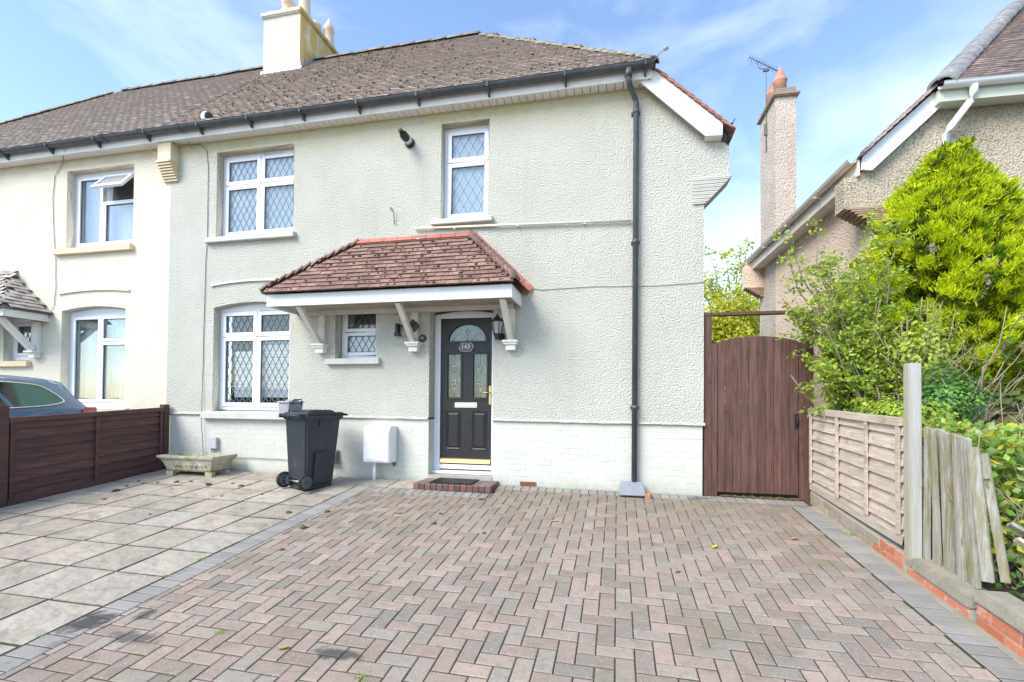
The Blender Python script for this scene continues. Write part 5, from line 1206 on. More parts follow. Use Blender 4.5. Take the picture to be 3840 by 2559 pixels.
# ================================================================== things on the patio and wall
def lantern_hex(c, r, h, parent, name, mt, n=6, r2=None):
    b = MB(); r2 = r2 or r; b.lathe([(r, 0), (r2, h)], c, n, smooth=False); return b.build(name, mt, parent)
LT = thing('wall_lantern', 'black six-sided wall lantern to the right of the front door', 'lamp', (-1.50, 0, 1.87))
cx, cy = -1.50, -.13
b = MB(); b.lathe([(.05, 1.93), (.052, 1.945), (.05, 1.955)], (cx, cy, 0), 6, smooth=False); b.lathe([(.095, 2.10), (.092, 2.115), (.035, 2.165), (.02, 2.17), (.018, 2.19), (.006, 2.20), (.004, 2.215)], (cx, cy, 0), 6, smooth=False); b.build('cap', m_black, LT)
b = MB(); b.lathe([(.048, 1.955), (.076, 2.10)], (cx, cy, 0), 6, smooth=False); b.build('glass', m_frost, LT)
b = MB()
for k in range(6): t = math.pi/3*k; b.tube([(cx+.05*math.cos(t), cy+.05*math.sin(t), 1.95), (cx+.079*math.cos(t), cy+.079*math.sin(t), 2.105)], .005, 4)
b.build('glazing_bar', m_black, LT)
b = MB(); b.lathe([(.02, 1.875), (.034, 1.89), (.03, 1.91), (.045, 1.93)], (cx, cy, 0), 10); b.tube([(cx, cy, 1.90), (cx+.02, cy+.05, 1.885), (cx+.03, -.03, 1.92), (cx+.03, -.01, 1.93)], .013, 8); b.lathe([(.045, -.02), (.045, 0)], (cx+.03, 0, 1.93), 12, 'y'); b.build('bracket', m_black, LT)
LT2 = thing('wall_lantern', 'dark drooping wall lantern behind the middle porch bracket', 'lamp', (-2.72, 0, 2.05))
b = MB(); b.lathe([(.03, 2.0), (.075, 2.05), (.085, 2.055), (.095, 2.09), (.03, 2.145), (.006, 2.17)], (-2.655, -.13, 0), 6, smooth=False); b.build('cap', mat('bronze_black', (.06, .055, .045), (.10, .09, .07), scale=20, rough=.5), LT2)
b = MB(); b.box(-2.93, -2.895, -.09, -.0, 1.99, 2.13); b.tube([(-2.91, -.05, 2.10), (-2.80, -.10, 2.09), (-2.70, -.13, 2.09)], .012, 6); b.box(-2.93, -2.86, -.12, -.05, 1.955, 1.995); b.build('bracket', m_black, LT2)
BE = thing('doorbell', 'round dark brown doorbell on the wall left of the door', 'doorbell', (-2.563, 0, 1.93))
b = MB(); b.lathe([(.05, 0), (.05, -.02), (.042, -.03), (.02, -.032)][::-1], (-2.563, 0, 1.93), 18, 'y'); b.build('surround', mat('brown_bell', (.075, .05, .04), rough=.45), BE)
b = MB(); b.lathe([(.012, -.042), (.018, -.04), (.018, -.03)], (-2.563, 0, 1.93), 12, 'y'); b.build('button', m_greyp, BE)
SL = thing('security_light', 'black and white security light high on the wall left of the small upper window', 'lamp', (-2.80, 0, 4.63))
b = MB(); b.lathe([(.062, -.035), (.07, -.025), (.07, 0)], (-2.785, 0, 4.61), 18, 'y'); b.build('base', m_black, SL)
b = MB(); b.lathe([(.05, -.12), (.05, -.03)], (-2.79, 0, 4.62), 14, 'y'); b.build('collar', m_pvc, SL)
b = MB(); b.lathe([(.03, -.25), (.036, -.24), (.055, -.20), (.058, -.121)], (-2.79, 0, 4.62), 14, 'y'); b.lathe([(.022, -.30), (.03, -.28), (.03, -.24)], (-2.80, 0, 4.64), 10, 'y'); b.build('lamp_head', m_black, SL)

GM = thing('meter_box', 'white plastic gas meter box on the green plinth left of the door', 'meter box', (-3.1, 0, .27))
b = MB(); b.prism_x([(-.235, .275), (-.215, .262), (-.002, .262), (-.002, .745), (-.17, .745), (-.215, .73), (-.235, .69)][::-1], -3.30, -2.925); b.build('body', m_meter, GM, bevel=.008)
b = MB(); b.box(-3.285, -2.94, -.242, -.2355, .285, .685); b.build('door', m_meter, GM, bevel=.003)
b = MB()
for z in (.302, .668): b.box(-3.25, -3.12, -.2445, -.2425, z, z+.005); b.box(-3.10, -2.98, -.2445, -.2425, z, z+.005)
b.lathe([(.006, -.246), (.006, -.242)], (-3.265, 0, .50), 8, 'y'); b.build('louvre', m_greyp, GM)
b = MB(); b.tube([(-3.19, -.12, .262), (-3.19, -.12, gz(-3.19, -.1)-.01)], .021, 10); b.build('pipe', m_meter, GM)
b = MB(); b.tube([(-2.99, -.02, .255), (-2.95, -.05, .225), (-2.93, -.03, .24), (-2.96, -.03, .20)], .012, 5); b.build('pipe_stub', m_airbrick, GM)

MT = MB(); MT.box(-2.30, -1.75, -.40, -.03, .056, .068); mt_o = MT.build('base', m_rubber)
DM = thing('doormat', 'black ribbed rubber doormat on the brick doorstep', 'mat', (-2.02, -.22, .056)); 
mt_o.parent = DM; mt_o.location = -Vector((-2.02, -.22, .056))
b = MB()
for i in range(26): x = -2.29+i*.0207; b.box(x, x+.009, -.39, -.04, .0682, .075)
b.build('ribs', m_black, DM)
MAT_SKEW = None

# planter
PLN = thing('planter', 'lichen covered rectangular stone trough planter by the cable on the wall', 'planter', (-5.87, -.32, .03))
zb_ = .035
b = MB()
def rectring(x0, x1, y0, y1, z): return [(x0, y0, z), (x1, y0, z), (x1, y1, z), (x0, y1, z)]
rings = [rectring(-6.17, -5.50, -.44, -.16, zb_+.035), rectring(-6.20, -5.47, -.465, -.14, zb_+.06), rectring(-6.27, -5.41, -.50, -.11, zb_+.20), rectring(-6.31, -5.375, -.53, -.09, zb_+.225), rectring(-6.32, -5.37, -.535, -.085, zb_+.26), rectring(-6.27, -5.42, -.49, -.13, zb_+.262), rectring(-6.24, -5.45, -.46, -.15, zb_+.19)]
vs = [p for r_ in rings for p in r_]; fs = []
for k in range(len(rings)-1):
    for i in range(4): fs.append((k*4+i, k*4+(i+1) % 4, (k+1)*4+(i+1) % 4, (k+1)*4+i))
fs.append((3, 2, 1, 0)); fs.append(tuple((len(rings)-1)*4+i for i in range(4))); b.add(vs, fs); b.build('trough', m_stone, PLN, bevel=.006)
for x in (-6.16, -5.51):
    for y in (-.43, -.17):
        b = MB(); b.box(x-.055, x+.055, y-.03, y+.03, gz(x, y)-.002, zb_+.04); b.build('foot', m_stone, PLN)
b = MB(); b.box(-6.235, -5.455, -.455, -.155, zb_+.195, zb_+.21); b.build('soil', m_soil, PLN)
b = MB()
for i in range(9):
    x = -6.1+i*.066; pts = [(x, -.478-.0, zb_+.10+random.uniform(-.03, .07)), (x+.02, -.49, zb_+.14), (x+.05, -.487, zb_+.11)]; b.tube(pts, .008, 5)
b.build('relief', m_stone, PLN)

# wheelie bin (built in local space, turned)
phi = R(-21)
BN = thing('wheelie_bin', 'dark grey two-wheeled household bin with flat lid standing on the patio', 'bin', (-3.80, -.62, gz(-3.8, -.62)+.002), (0, 0, phi))
WL[BN] = Vector((0, 0, 0))
# local: back (handle, wheels) toward -y, width along x, front toward +y
def taper(x0, x1, y0, y1, x2, x3, y2, y3, z0, z1):
    return [(x0, y0, z0), (x1, y0, z0), (x1, y1, z0), (x0, y1, z0)], [(x2, y2, z1), (x3, y2, z1), (x3, y3, z1), (x2, y3, z1)]
b = MB(); b.hexa(*taper(-.185, .185, -.20, .19, -.225, .225, -.235, .27, .05, .90)); b.build('body', m_bin, BN, bevel=.022, seg=3)
b = MB(); b.hexa(*taper(-.17, .17, -.19, .18, -.178, .178, -.195, .185, .0, .055)); b.build('base', m_bin, BN, bevel=.01)
b = MB(); b.hexa(*taper(-.24, .24, -.245, .285, -.247, .247, -.25, .292, .862, .918)); b.build('rim', m_bin, BN, bevel=.008)
b = MB(); b.hexa(*taper(.20, .2045, -.11, .08, .231, .2355, -.10, .10, .10, .46)); b.build('side_rib', m_bin, BN); b = MB(); b.hexa(*taper(.222, .232, -.05, .07, .229, .239, -.05, .07, .78, .86)); b.build('side_lug', m_bin, BN, bevel=.003)
b = MB(); b.hexa(*taper(-.252, .252, -.235, .30, -.245, .245, -.225, .295, .919, .952)); b.hexa(*taper(-.25, .25, .30, .375, -.235, .235, .30, .355, .905, .935)); b.hexa(*taper(-.185, .185, -.16, .22, -.15, .15, -.12, .18, .952, .982)); b.build('lid', m_bin, BN, bevel=.009)
b = MB(); b.tube([(-.205, -.305, .915), (.205, -.305, .915)], .014, 10)
for x in (-.215, .185): b.box(x, x+.03, -.32, -.235, .885, .935)
for x in (-.10, .07): b.box(x, x+.03, -.315, -.235, .90, .932)
b.build('handle', m_bin, BN, bevel=.003)
b = MB(); b.tube([(-.24, -.225, .105), (.24, -.225, .105)], .011, 8); b.build('axle', m_chrome, BN)
b = MB(); b.box(-.16, -.10, -.245, -.19, .06, .16); b.box(.10, .16, -.245, -.19, .06, .16); b.box(-.10, .10, -.2235, -.19, .135, .16); b.build('axle_bracket', m_bin, BN)
for x in (-.225, .225):
    W_ = part_empty('wheel', BN); W_.location = (0, 0, 0)
    b = MB(); b.lathe([(.075, -.024), (.098, -.018), (.102, 0), (.098, .018), (.075, .024)], (x, -.225, .103), 28, 'x'); b.build('tyre', m_rubber, W_)
    b = MB(); b.lathe([(.02, -.029), (.062, -.027), (.074, -.0255), (.074, .0255), (.062, .027), (.02, .029)], (x, -.225, .103), 24, 'x'); 
    for k in range(5):
        t = 2*math.pi*k/5; b.tube([(x+.03*(1 if x > 0 else -1), -.225+.015*math.cos(t), .103+.015*math.sin(t)), (x+.03*(1 if x > 0 else -1), -.225+.065*math.cos(t), .103+.065*math.sin(t))], .006, 4)
    b.build('rim', m_gutter, W_)
# faint painted number on the back
tx = text('21', .075, -.075, -.2235, .60, mat('faded_white_paint', (.16, .17, .18), rough=.7), BN, 'painted_number', .0006)
for v in tx.data.vertices: v.co.y = -.2015-(v.co.z-.05)/.85*.035-.0015
tx.data.update()

CD = thing('food_caddy', 'small light grey food waste caddy hung behind the wheelie bin handle', 'caddy', (-4.13, -.60, .93), (0, 0, phi)); WL[CD] = Vector((0, 0, 0))
b = MB(); b.hexa(*taper(-.11, .11, -.08, .08, -.135, .135, -.10, .10, -.06, .115)); b.build('tub', m_greyp, CD, bevel=.012)
b = MB(); b.hexa(*taper(-.148, .148, -.112, .112, -.14, .14, -.105, .105, .116, .14)); b.hexa(*taper(-.06, .10, -.05, .06, -.05, .09, -.04, .05, .14, .16)); b.build('lid', m_greyp, CD, bevel=.008)
b = MB(); b.tube([(.138, -.06, .10), (.165, -.05, .16), (.165, .05, .16), (.138, .06, .10)], .009, 6); b.tube([(.14, -.10, .13), (.15, -.11, .05), (.12, -.105, -.02)], .008, 5); b.build('handle', m_black, CD)

# car behind the fence (tail to the house, nose to the street)
CR = thing('parked_car', 'blue-grey estate car parked beyond the brown fence with its tail to the wall', 'car', (-8.0, -.62, gz(-8, -2.5)-.0))
CX = -8.02; ZG = gz(-8, -1.0)-.02
st_ = [  # dist from tail, z_bottom, z_belt, z_top, halfwidth belt, halfwidth top
 (0.00, .45, .78, .80, .74, .70), (.05, .28, .92, .935, .83, .80), (.16, .26, .965, 1.09, .855, .70), (.27, .26, .975, 1.25, .86, .655), (.36, .26, .98, 1.365, .865, .635), (.55, .24, .985, 1.395, .87, .64), (.95, .22, .985, 1.415, .875, .645), (1.5, .20, .98, 1.43, .88, .65), (2.1, .20, .97, 1.435, .88, .65), (2.6, .20, .965, 1.40, .88, .64), (3.0, .20, .955, 1.22, .88, .66), (3.35, .20, .94, .985, .875, .74), (3.9, .22, .86, .90, .86, .72), (4.4, .28, .72, .75, .80, .66), (4.62, .40, .60, .62, .66, .55)]
secs = []
for d, z0_, zb2, zt, wb_, wt in st_:
    y = -.62-d; hs = [(wb_*.93, z0_), (wb_+.02, .45), (wb_+.02, .62), (wb_, zb2-.02), (wb_-.02, zb2+.01), (wt+(wb_-wt)*.12, zt-.075*min(1, (zt-zb2)/.2)), (wt-.05, zt-.02*min(1, (zt-zb2)/.2)), (wt*.5, zt+.008), (0, zt+.012)]
    full = [(CX+a, y, z+ZG) for a, z in hs] + [(CX-a, y, z+ZG) for a, z in reversed(hs[:-1])]
    secs.append(full)
b = MB(); n = len(secs[0]); vs = [p for s in secs for p in s]; fs = []
for k in range(len(secs)-1):
    for i in range(n-1): fs.append((k*n+i, k*n+i+1, (k+1)*n+i+1, (k+1)*n+i))
fs.append(tuple(range(n))); fs.append(tuple((len(secs)-1)*n+i for i in reversed(range(n))))
b.add(vs, fs, True); CB = b.build('body', m_carpaint, CR)
def side_pt(y, z, out=.004, side=1):
    # point on the greenhouse side at world y,z
    d = -.62-y
    for k in range(len(st_)-1):
        if st_[k][0] <= d <= st_[k+1][0]:
            t = (d-st_[k][0])/(st_[k+1][0]-st_[k][0]); s = [a+(b2-a)*t for a, b2 in zip(st_[k], st_[k+1])]; break
    zb2, zt, wb_, wt = s[2], s[3], s[4], s[5]; zz = z-ZG; zr = zt-.075*min(1, (zt-zb2)/.2); f_ = (zz-(zb2+.01))/(zr-(zb2+.01)); f_ = max(-.2, min(1.05, f_)); wlow = wb_-.02; whi = wt+(wb_-wt)*.12
    return (CX+side*(wlow+(whi-wlow)*f_+out), y, z)
def side_panel(outline, out, mt, name, trim=None, side=1):
    # outline list of (y,z); fan triangulated with several rows
    b = MB(); c0 = (sum(p[0] for p in outline)/len(outline), sum(p[1] for p in outline)/len(outline)); m2 = len(outline)
    vs = [side_pt(*c0, out, side)]
    for r_ in (.5, 1.):
        for p in outline: vs.append(side_pt(c0[0]+(p[0]-c0[0])*r_, c0[1]+(p[1]-c0[1])*r_, out, side))
    fs = [(0, 1+i, 1+(i+1) % m2) for i in range(m2)] + [(1+i, 1+m2+i, 1+m2+(i+1) % m2, 1+(i+1) % m2) for i in range(m2)]
    b.add(vs, fs, True); b.build(name, mt, CR)
    if trim:
        b = MB(); b.tube([side_pt(p[0], p[1], out+.002, side) for p in outline]+[side_pt(*outline[0], out+.002, side)], .010, 6, caps=False); b.build('window_trim', m_chrome, CR)
def smooth_poly(pts, n=4):
    out = []; m2 = len(pts)
    for i in range(m2):
        p0, p1, p2, p3 = pts[i-1], pts[i], pts[(i+1) % m2], pts[(i+2) % m2]
        for k in range(n):
            t = k/n; out.append(tuple(.5*((2*p1[j])+(-p0[j]+p2[j])*t+(2*p0[j]-5*p1[j]+4*p2[j]-p3[j])*t*t+(-p0[j]+3*p1[j]-3*p2[j]+p3[j])*t**3) for j in (0, 1)))
    return out
for s_i in (1, -1):
    side_panel(smooth_poly([(-3.25, .97), (-2.4, .955), (-1.8, .955), (-1.30, .985), (-1.10, 1.03), (-1.08, 1.07), (-1.22, 1.20), (-1.40, 1.262), (-1.9, 1.285), (-2.5, 1.275), (-3.0, 1.15)]), .005, m_carglass, 'side_window', True, s_i)
for (ya, yb2) in ((-1.83, -1.66), (-2.65, -2.62)):
    b = MB(); P0, P1 = side_pt(ya, 1.285, .010), side_pt(yb2, .95, .010); b.hexa([(P0[0]-.01, P0[1]-.02, P0[2]), (P0[0], P0[1]-.02, P0[2]), (P0[0], P0[1]+.02, P0[2]), (P0[0]-.01, P0[1]+.02, P0[2])], [(P1[0]-.01, P1[1]-.03, P1[2]), (P1[0], P1[1]-.03, P1[2]), (P1[0], P1[1]+.03, P1[2]), (P1[0]-.01, P1[1]+.03, P1[2])]); b.build('door_pillar', m_carpaint, CR)
b = MB(); z = ZG
b.add([(CX-.60, -.655, .975+z), (CX+.60, -.655, .975+z), (CX+.53, -.925, 1.335+z), (CX-.53, -.925, 1.335+z)], [(0,1,2,3)]); b.build('rear_window', m_carglass, CR)
for s_i in (1, -1):
    b = MB(); b.add([(CX+s_i*.865, -.70, .84+z), (CX+s_i*.885, -.90, .93+z), (CX+s_i*.865, -.86, 1.0+z), (CX+s_i*.83, -.68, 1.0+z), (CX+s_i*.74, -.60, .97+z), (CX+s_i*.74, -.60, .84+z)], [(0,1,2,3,4,5)] if s_i < 0 else [(0,1,2,3,4,5)]); b.build('tail_light', m_taillight, CR)
b = MB(); b.hexa([(CX+.03, -1.55, 1.43+z), (CX+.06, -1.55, 1.43+z), (CX+.06, -1.38, 1.425+z), (CX+.03, -1.38, 1.425+z)], [(CX+.04, -1.42, 1.485+z), (CX+.05, -1.42, 1.485+z), (CX+.05, -1.385, 1.49+z), (CX+.04, -1.385, 1.49+z)]); b.build('roof_aerial', m_black, CR)
for s_i in (1, -1):
    for yy in (-1.45, -4.25):
        W_ = part_empty('wheel', CR)
        b = MB(); b.lathe([(.2, -.10), (.31, -.10), (.325, -.06), (.325, .06), (.31, .10), (.2, .10)], (CX+s_i*.80, yy, .325+gz(-8, yy)), 28, 'x'); b.build('tyre', m_rubber, W_)
        b = MB(); b.lathe([(.05, -.105), (.21, -.102), (.21, .102), (.05, .105)], (CX+s_i*.80, yy, .325+gz(-8, yy)), 20, 'x'); b.build('rim', m_chrome, W_)

# fallen leaves, moss lumps
def leafthing(x, y, s, mt, label, rot=0):
    b = MB(); pts = [(-1, 0), (-.5, .38), (.1, .5), (.6, .3), (1, 0), (.55, -.35), (0, -.48), (-.55, -.35)]
    vs = [(0, 0, .012)]
    for i, (a, c_) in enumerate(pts): t = rot; vs.append(((a*math.cos(t)-c_*math.sin(t))*s, (a*math.sin(t)+c_*math.cos(t))*s, .004+random.uniform(0, .014)))
    b.add(vs, [(0, 1+i, 1+(i+1) % 8) for i in range(8)], True); o = b.build('fallen_leaf', mt); o.location = (x, y, gz(x, y)+.002); tag(o, label, 'leaf', 'fallen leaves on the paving')
leafthing(-5.55, -.905, .05, m_orangeleaf, 'pale orange leaf on the slabs in front of the stone planter', .3)
leafthing(-2.242, -1.373, .05, m_orangeleaf, 'pale orange leaf lying on the pavers in front of the meter box', .1)
leafthing(-3.60, -.52, .055, m_orangeleaf, 'orange leaf at the foot of the wheelie bin', .6)
leafthing(.813, -1.672, .045, m_yellowleaf, 'bright yellow leaf on the pavers in front of the gate', 1.1)
leafthing(1.546, -1.336, .04, m_orangeleaf, 'orange leaf on the pavers by the weathered fence panel', .4)
leafthing(-1.80, -3.724, .035, mat('dry_leaf', (.42, .25, .08), rough=.9), 'small brown curled leaf in a joint in the foreground pavers', .4)
leafthing(-.60, -1.30, .04, mat('tan_leaf', (.55, .34, .14), rough=.9), 'tan leaf on the pavers straight ahead of the airbrick', .4)
leafthing(.45, -2.25, .03, mat('red_leaf', (.42, .10, .04), rough=.9), 'small red-brown leaf on the pavers in the middle of the drive', .9)
MOSSL = ['big moss clump on the slabs midway along the brown fence', 'moss clump on the slabs closest to the middle of the brown fence', 'large flat moss clump straddling the grey edging and the pavers', 'moss clump on the grey edging nearer the house', 'moss clump on the last slab before the grey edging', 'wide moss clump on the slabs right of the stone planter', 'moss clump just left of the orange leaf before the planter', 'moss clump on the slabs left of the planter, close to the fence', 'moss clump halfway between the planter and the bin', 'lone small moss clump on the pavers well in front of the edging', 'tiny moss clump below the left end of the planter', 'tiny moss clump below the left foot of the planter', 'small moss clump below the right foot of the planter', 'small moss clump in front of the left bin wheel', 'small moss clump between the two bin wheels on the patio side', 'tiny moss crumb alone on the middle slabs', 'tiny moss crumb close to the far fence post', 'tiny moss crumb in front of the planter beside the orange leaf', 'small moss clump nearest the wall between planter and bin', 'moss clump on the pavers ahead of the left side of the doorstep', 'small moss clump on the pavers ahead of the doormat', 'small moss crumb on the pavers below the airbrick']
for i, (x, y, s) in enumerate([(-6.058, -1.276, .05), (-5.798, -1.615, .03), (-2.931, -1.973, .05), (-2.998, -1.484, .035), (-3.384, -1.597, .035), (-5.173, -.792, .045), (-5.706, -.764, .04), (-6.159, -1.07, .03), (-4.709, -.766, .04), (-2.772, -2.49, .025), (-6.262, -.822, .022), (-5.93, -.84, .025), (-5.54, -.701, .028), (-4.569, -1.22, .025), (-4.164, -1.047, .02), (-4.77, -1.945, .018), (-6.085, -.908, .018), (-5.432, -1.083, .02), (-4.911, -.684, .028), (-1.75, -1.60, .035), (-1.80, -1.30, .025), (-1.2, -1.75, .02)]):
    bm = bmesh.new(); bmesh.ops.create_icosphere(bm, subdivisions=2, radius=1); me = bpy.data.meshes.new('moss_clump')
    for v in bm.verts: k = 1+random.uniform(-.25, .25); v.co = Vector((v.co.x*s*.8*k, v.co.y*s*.8*k, max(-.0, v.co.z)*s*.5*k))
    bm.to_mesh(me); bm.free(); me.materials.append(m_moss); o = bpy.data.objects.new('moss_clump', me); o.location = (x, y, gz(x, y)+.001); COL.objects.link(o)
    tag(o, MOSSL[i], 'moss', 'moss clumps fallen on the paving')

# weeds in the joints
def tuft(x, y, n, s, seed):
    rr = random.Random(seed); b = MB()
    for i in range(n):
        a = rr.uniform(0, 6.28); l = s*rr.uniform(.5, 1); w3 = .0035; ox, oy = rr.gauss(0, s*.6), rr.gauss(0, s*.25); z = gz(x, y)-.004
        b.add([(x+ox-w3, y+oy, z), (x+ox+w3, y+oy, z), (x+ox+math.cos(a)*l*.7, y+oy+math.sin(a)*l*.5, z+l*.8)], [(0, 1, 2)])
    o = b.build('grass_tuft', m_leaftuft); tag(o, None, None, None, 'stuff'); return o
m_leaftuft = leafmat('weed_leaf', [(.22, .36, .05), (.16, .30, .04), (.30, .42, .06)])
wv = []; 
rr = random.Random(11); b = MB()
for (x, y, n, s) in [(-2.28, -3.66, 60, .028), (-1.25, -3.85, 70, .03), (-2.95, -3.50, 40, .02), (-1.98, -3.02, 50, .018), (-3.27, -2.8, 50, .02), (-3.27, -3.1, 60, .02), (-3.27, -3.9, 40, .018), (-1.62, -3.62, 30, .018), (2.10, -1.1, 40, .04), (.55, -3.2, 30, .012), (.2, -3.1, 30, .012)]:
    for i in range(n):
        a = rr.uniform(0, 6.28); l = s*rr.uniform(.4, 1.2); w3 = .003; ox, oy = rr.gauss(0, s*.8), rr.gauss(0, s*.5); z = gz(x, y)-.006
        b.add([(x+ox-w3, y+oy, z), (x+ox+w3, y+oy, z), (x+ox+math.cos(a)*l*.7, y+oy+math.sin(a)*l*.5, z+l*.7)], [(0, 1, 2)])
for i in range(1500):    # fine moss in the joints
    y = rr.uniform(-4.3, -.6); k = rr.randrange(-29, 26); x = -.316+k*U+rr.gauss(0, .002)
    if x < -3.2 or x > 2: continue
    if math.sin(x*2.1+y*1.7)+math.sin(y*3.3-x) < .5: continue
    z = gz(x, y)-.006; l = rr.uniform(.003, .008)
    b.add([(x-.003, y, z), (x+.003, y+rr.uniform(-.01, .01), z), (x, y+.004, z+l)], [(0, 1, 2)])
o = b.build('joint_weeds', m_leaftuft); tag(o, 'tiny green weeds growing in the joints of the paving', 'weeds', kind='stuff')
# ================================================================== plants
def leaves(name, centers, nrm, size, mt, parent, aspect=.6, seed=0, bend=.25, jitter=1.0):
    rs = np.random.RandomState(seed); n = len(centers)
    nv = nrm + rs.normal(0, .7*jitter, (n, 3)); nv /= np.linalg.norm(nv, axis=1, keepdims=True)+1e-9
    u = np.cross(nv, rs.normal(0, 1, (n, 3))); u /= np.linalg.norm(u, axis=1, keepdims=True)+1e-9; v = np.cross(nv, u)
    s = size*(.6+.8*rs.rand(n, 1))
    P0 = centers-u*s; P1 = centers+v*s*aspect-nv*s*bend*.3; P2 = centers+u*s+nv*s*bend*.2; P3 = centers-v*s*aspect-nv*s*bend*.3
    V = np.stack([P0, P1, P2, P3], 1).reshape(-1, 3); F = np.arange(n*4).reshape(n, 4)
    return obj_np(name, V, F, mt, parent)
def limb(b, p0, p1, r0, r1, seg=5, wob=.05, rr=random):
    P = [Vector(p0).lerp(Vector(p1), i/seg)+(Vector((rr.uniform(-wob, wob), rr.uniform(-wob, wob), rr.uniform(-wob, wob)*.5)) if 0 < i < seg else Vector()) for i in range(seg+1)]
    b.tube(P, r0, 6, r2=r1); return P

# open leafy shrub by the gate
SH = thing('shrub', 'open twiggy deciduous shrub rising over the fence panel next to the gate', 'shrub', (2.62, -.25, .05))
rr = random.Random(5); b = MB(); tips = []
base = Vector((2.62, -.25, .04))
stems = [((2.52, -.35, 1.15), .032), ((2.74, -.15, 1.25), .028), ((2.60, -.55, 1.05), .02), ((2.42, -.1, 1.1), .018), ((2.85, -.5, 1.1), .02)]
for tgt, r0 in stems:
    P = limb(b, base+Vector((rr.uniform(-.06, .06), rr.uniform(-.06, .06), 0)), tgt, r0, r0*.75, wob=.05, rr=rr)
    for k in range(9):
        st0 = Vector(tgt).lerp(base, rr.uniform(0, .5)); a = rr.uniform(0, 6.28); sp = rr.uniform(.15, .55)
        e = Vector((2.36+math.cos(a)*sp*1.15+.02, -.30+math.sin(a)*sp*.6, rr.uniform(1.4, 2.95)))
        Q = limb(b, st0, e, r0*.45, .005, 6, .07, rr)
        for m2 in range(9):
            q0 = Q[rr.randrange(2, len(Q))]; e2 = q0+Vector((rr.gauss(0, .17), rr.gauss(0, .16), rr.uniform(-.06, .24)))
            limb(b, q0, e2, .004, .002, 3, .02, rr); tips.append((q0, e2))
b.build('branches', m_bark, SH)
C = []
rs = np.random.RandomState(3)
for q0, e2 in tips:
    for k in range(rr.randrange(22, 48)):
        t = rr.random(); p = q0.lerp(e2, t)+Vector((rr.gauss(0, .035), rr.gauss(0, .035), rr.gauss(0, .03))); C.append(p[:])
C = np.array(C); m_ = (C[:, 0] < 2.12) & (C[:, 2] < .5)
C = C[~m_]
leaves('foliage', C, np.tile([0, -.3, .6], (len(C), 1)),   .024, m_leafshrub, SH, .55, 4)
# lower growth of the same hedge line above the fence
def mound(name, label, cat, c, r, n, size, mt, seed, twigs=30, flat=.6, aspect=.6, bark=None, ragged=.3):
    T = thing(name, label, cat, (c[0], c[1], max(c[2]-r[2], gz(c[0], c[1]))))
    rs = np.random.RandomState(seed); d = rs.normal(0, 1, (n, 3)); d /= np.linalg.norm(d, axis=1, keepdims=True)
    nz_ = 1+ragged*(np.sin(d[:, 0]*7+seed)+np.sin(d[:, 1]*9+2*seed)+np.sin(d[:, 2]*8-seed))*.4
    rad = (rs.rand(n, 1)**.45)*nz_[:, None]; C = d*rad*np.array(r)+np.array(c)
    k = C[:, 2] > gz(c[0], c[1])+.03; C = C[k]; d = d[k]
    leaves('foliage', C, d*.6+np.array([0, 0, .5]), size, mt, T, aspect, seed)
    b = MB(); rr = random.Random(seed)
    for i in range(twigs):
        a = Vector((c[0]+rr.gauss(0, .05), c[1]+rr.gauss(0, .05), max(c[2]-r[2], gz(c[0], c[1])))); v = Vector((rr.gauss(0, 1), rr.gauss(0, 1), rr.uniform(-.2, 1.2))).normalized()
        e = Vector(c)+Vector((v.x*r[0], v.y*r[1], v.z*r[2]))*rr.uniform(.8, 1.15); limb(b, a, e, .007, .003, 5, .05, rr)
    b.build('stems', bark or m_bark, T); return T
mound('bush', 'low green leafy growth spilling over the top of the weathered fence panel', 'bush', (2.50, -.95, .92), (.30, .75, .30), 4200, .020, m_leafshrub, 21, 25)
mound('bush', 'bushy green growth hanging over the right side of the brown gate', 'bush', (2.44, -.08, 1.45), (.26, .18, .75), 1900, .021, m_leafshrub, 22, 16)
mound('bush', 'light green twiggy bush between the open shrub and the golden conifer', 'bush', (2.95, -.60, 1.60), (.45, .40, .50), 1500, .021, m_leafshrub, 23, 45, bark=m_twig)
mound('bush', 'dark green leafy bush just behind the tall grey post', 'bush', (2.85, -1.1, 1.12), (.28, .28, .30), 3400, .019, m_leafivy, 24, 10)

# golden conifer: sprays of fine upright foliage over a dark core
CO = thing('conifer', 'large golden green conifer with pointed top in front of the beige house', 'tree', (3.85, .30, .05))
rs = np.random.RandomState(9)
b = MB(); rr = random.Random(9)
limb(b, (3.85, .30, 0), (3.82, .30, 3.7), .07, .01, 8, .03, rr)
for i in range(26):
    z = rr.uniform(.9, 2.6); a = rr.uniform(0, 6.28); l = rr.uniform(.5, .95)
    limb(b, (3.85, .3, z), (3.85+math.cos(a)*l, .3+math.sin(a)*l*.8, z+rr.uniform(.1, .45)), .02, .006, 5, .05, rr)
b.build('trunk', m_bark, CO)
def envelope(z):   # radius of the crown at height z
    pts = [(1.1, .15), (1.45, .72), (1.9, 1.02), (2.35, 1.06), (2.8, .86), (3.2, .60), (3.5, .40), (3.75, .22), (3.98, .05)]
    for i in range(len(pts)-1):
        if pts[i][0] <= z <= pts[i+1][0]: t = (z-pts[i][0])/(pts[i+1][0]-pts[i][0]); return pts[i][1]+(pts[i+1][1]-pts[i][1])*t
    return 0
V = []; nclump = 1150; clumps = []
for i in range(nclump):
    z = 1.15+2.8*rr.random()**1.05; a = rr.uniform(0, 2*math.pi); e = envelope(z)
    k = rr.uniform(.70, 1.0)*(1+.17*math.sin(a*3+z*5)+.15*math.sin(a*5-z*9))
    clumps.append((3.72-.05*(z > 2.8)+math.cos(a)*e*k, .3+math.sin(a)*e*k*.85, z, a, e))
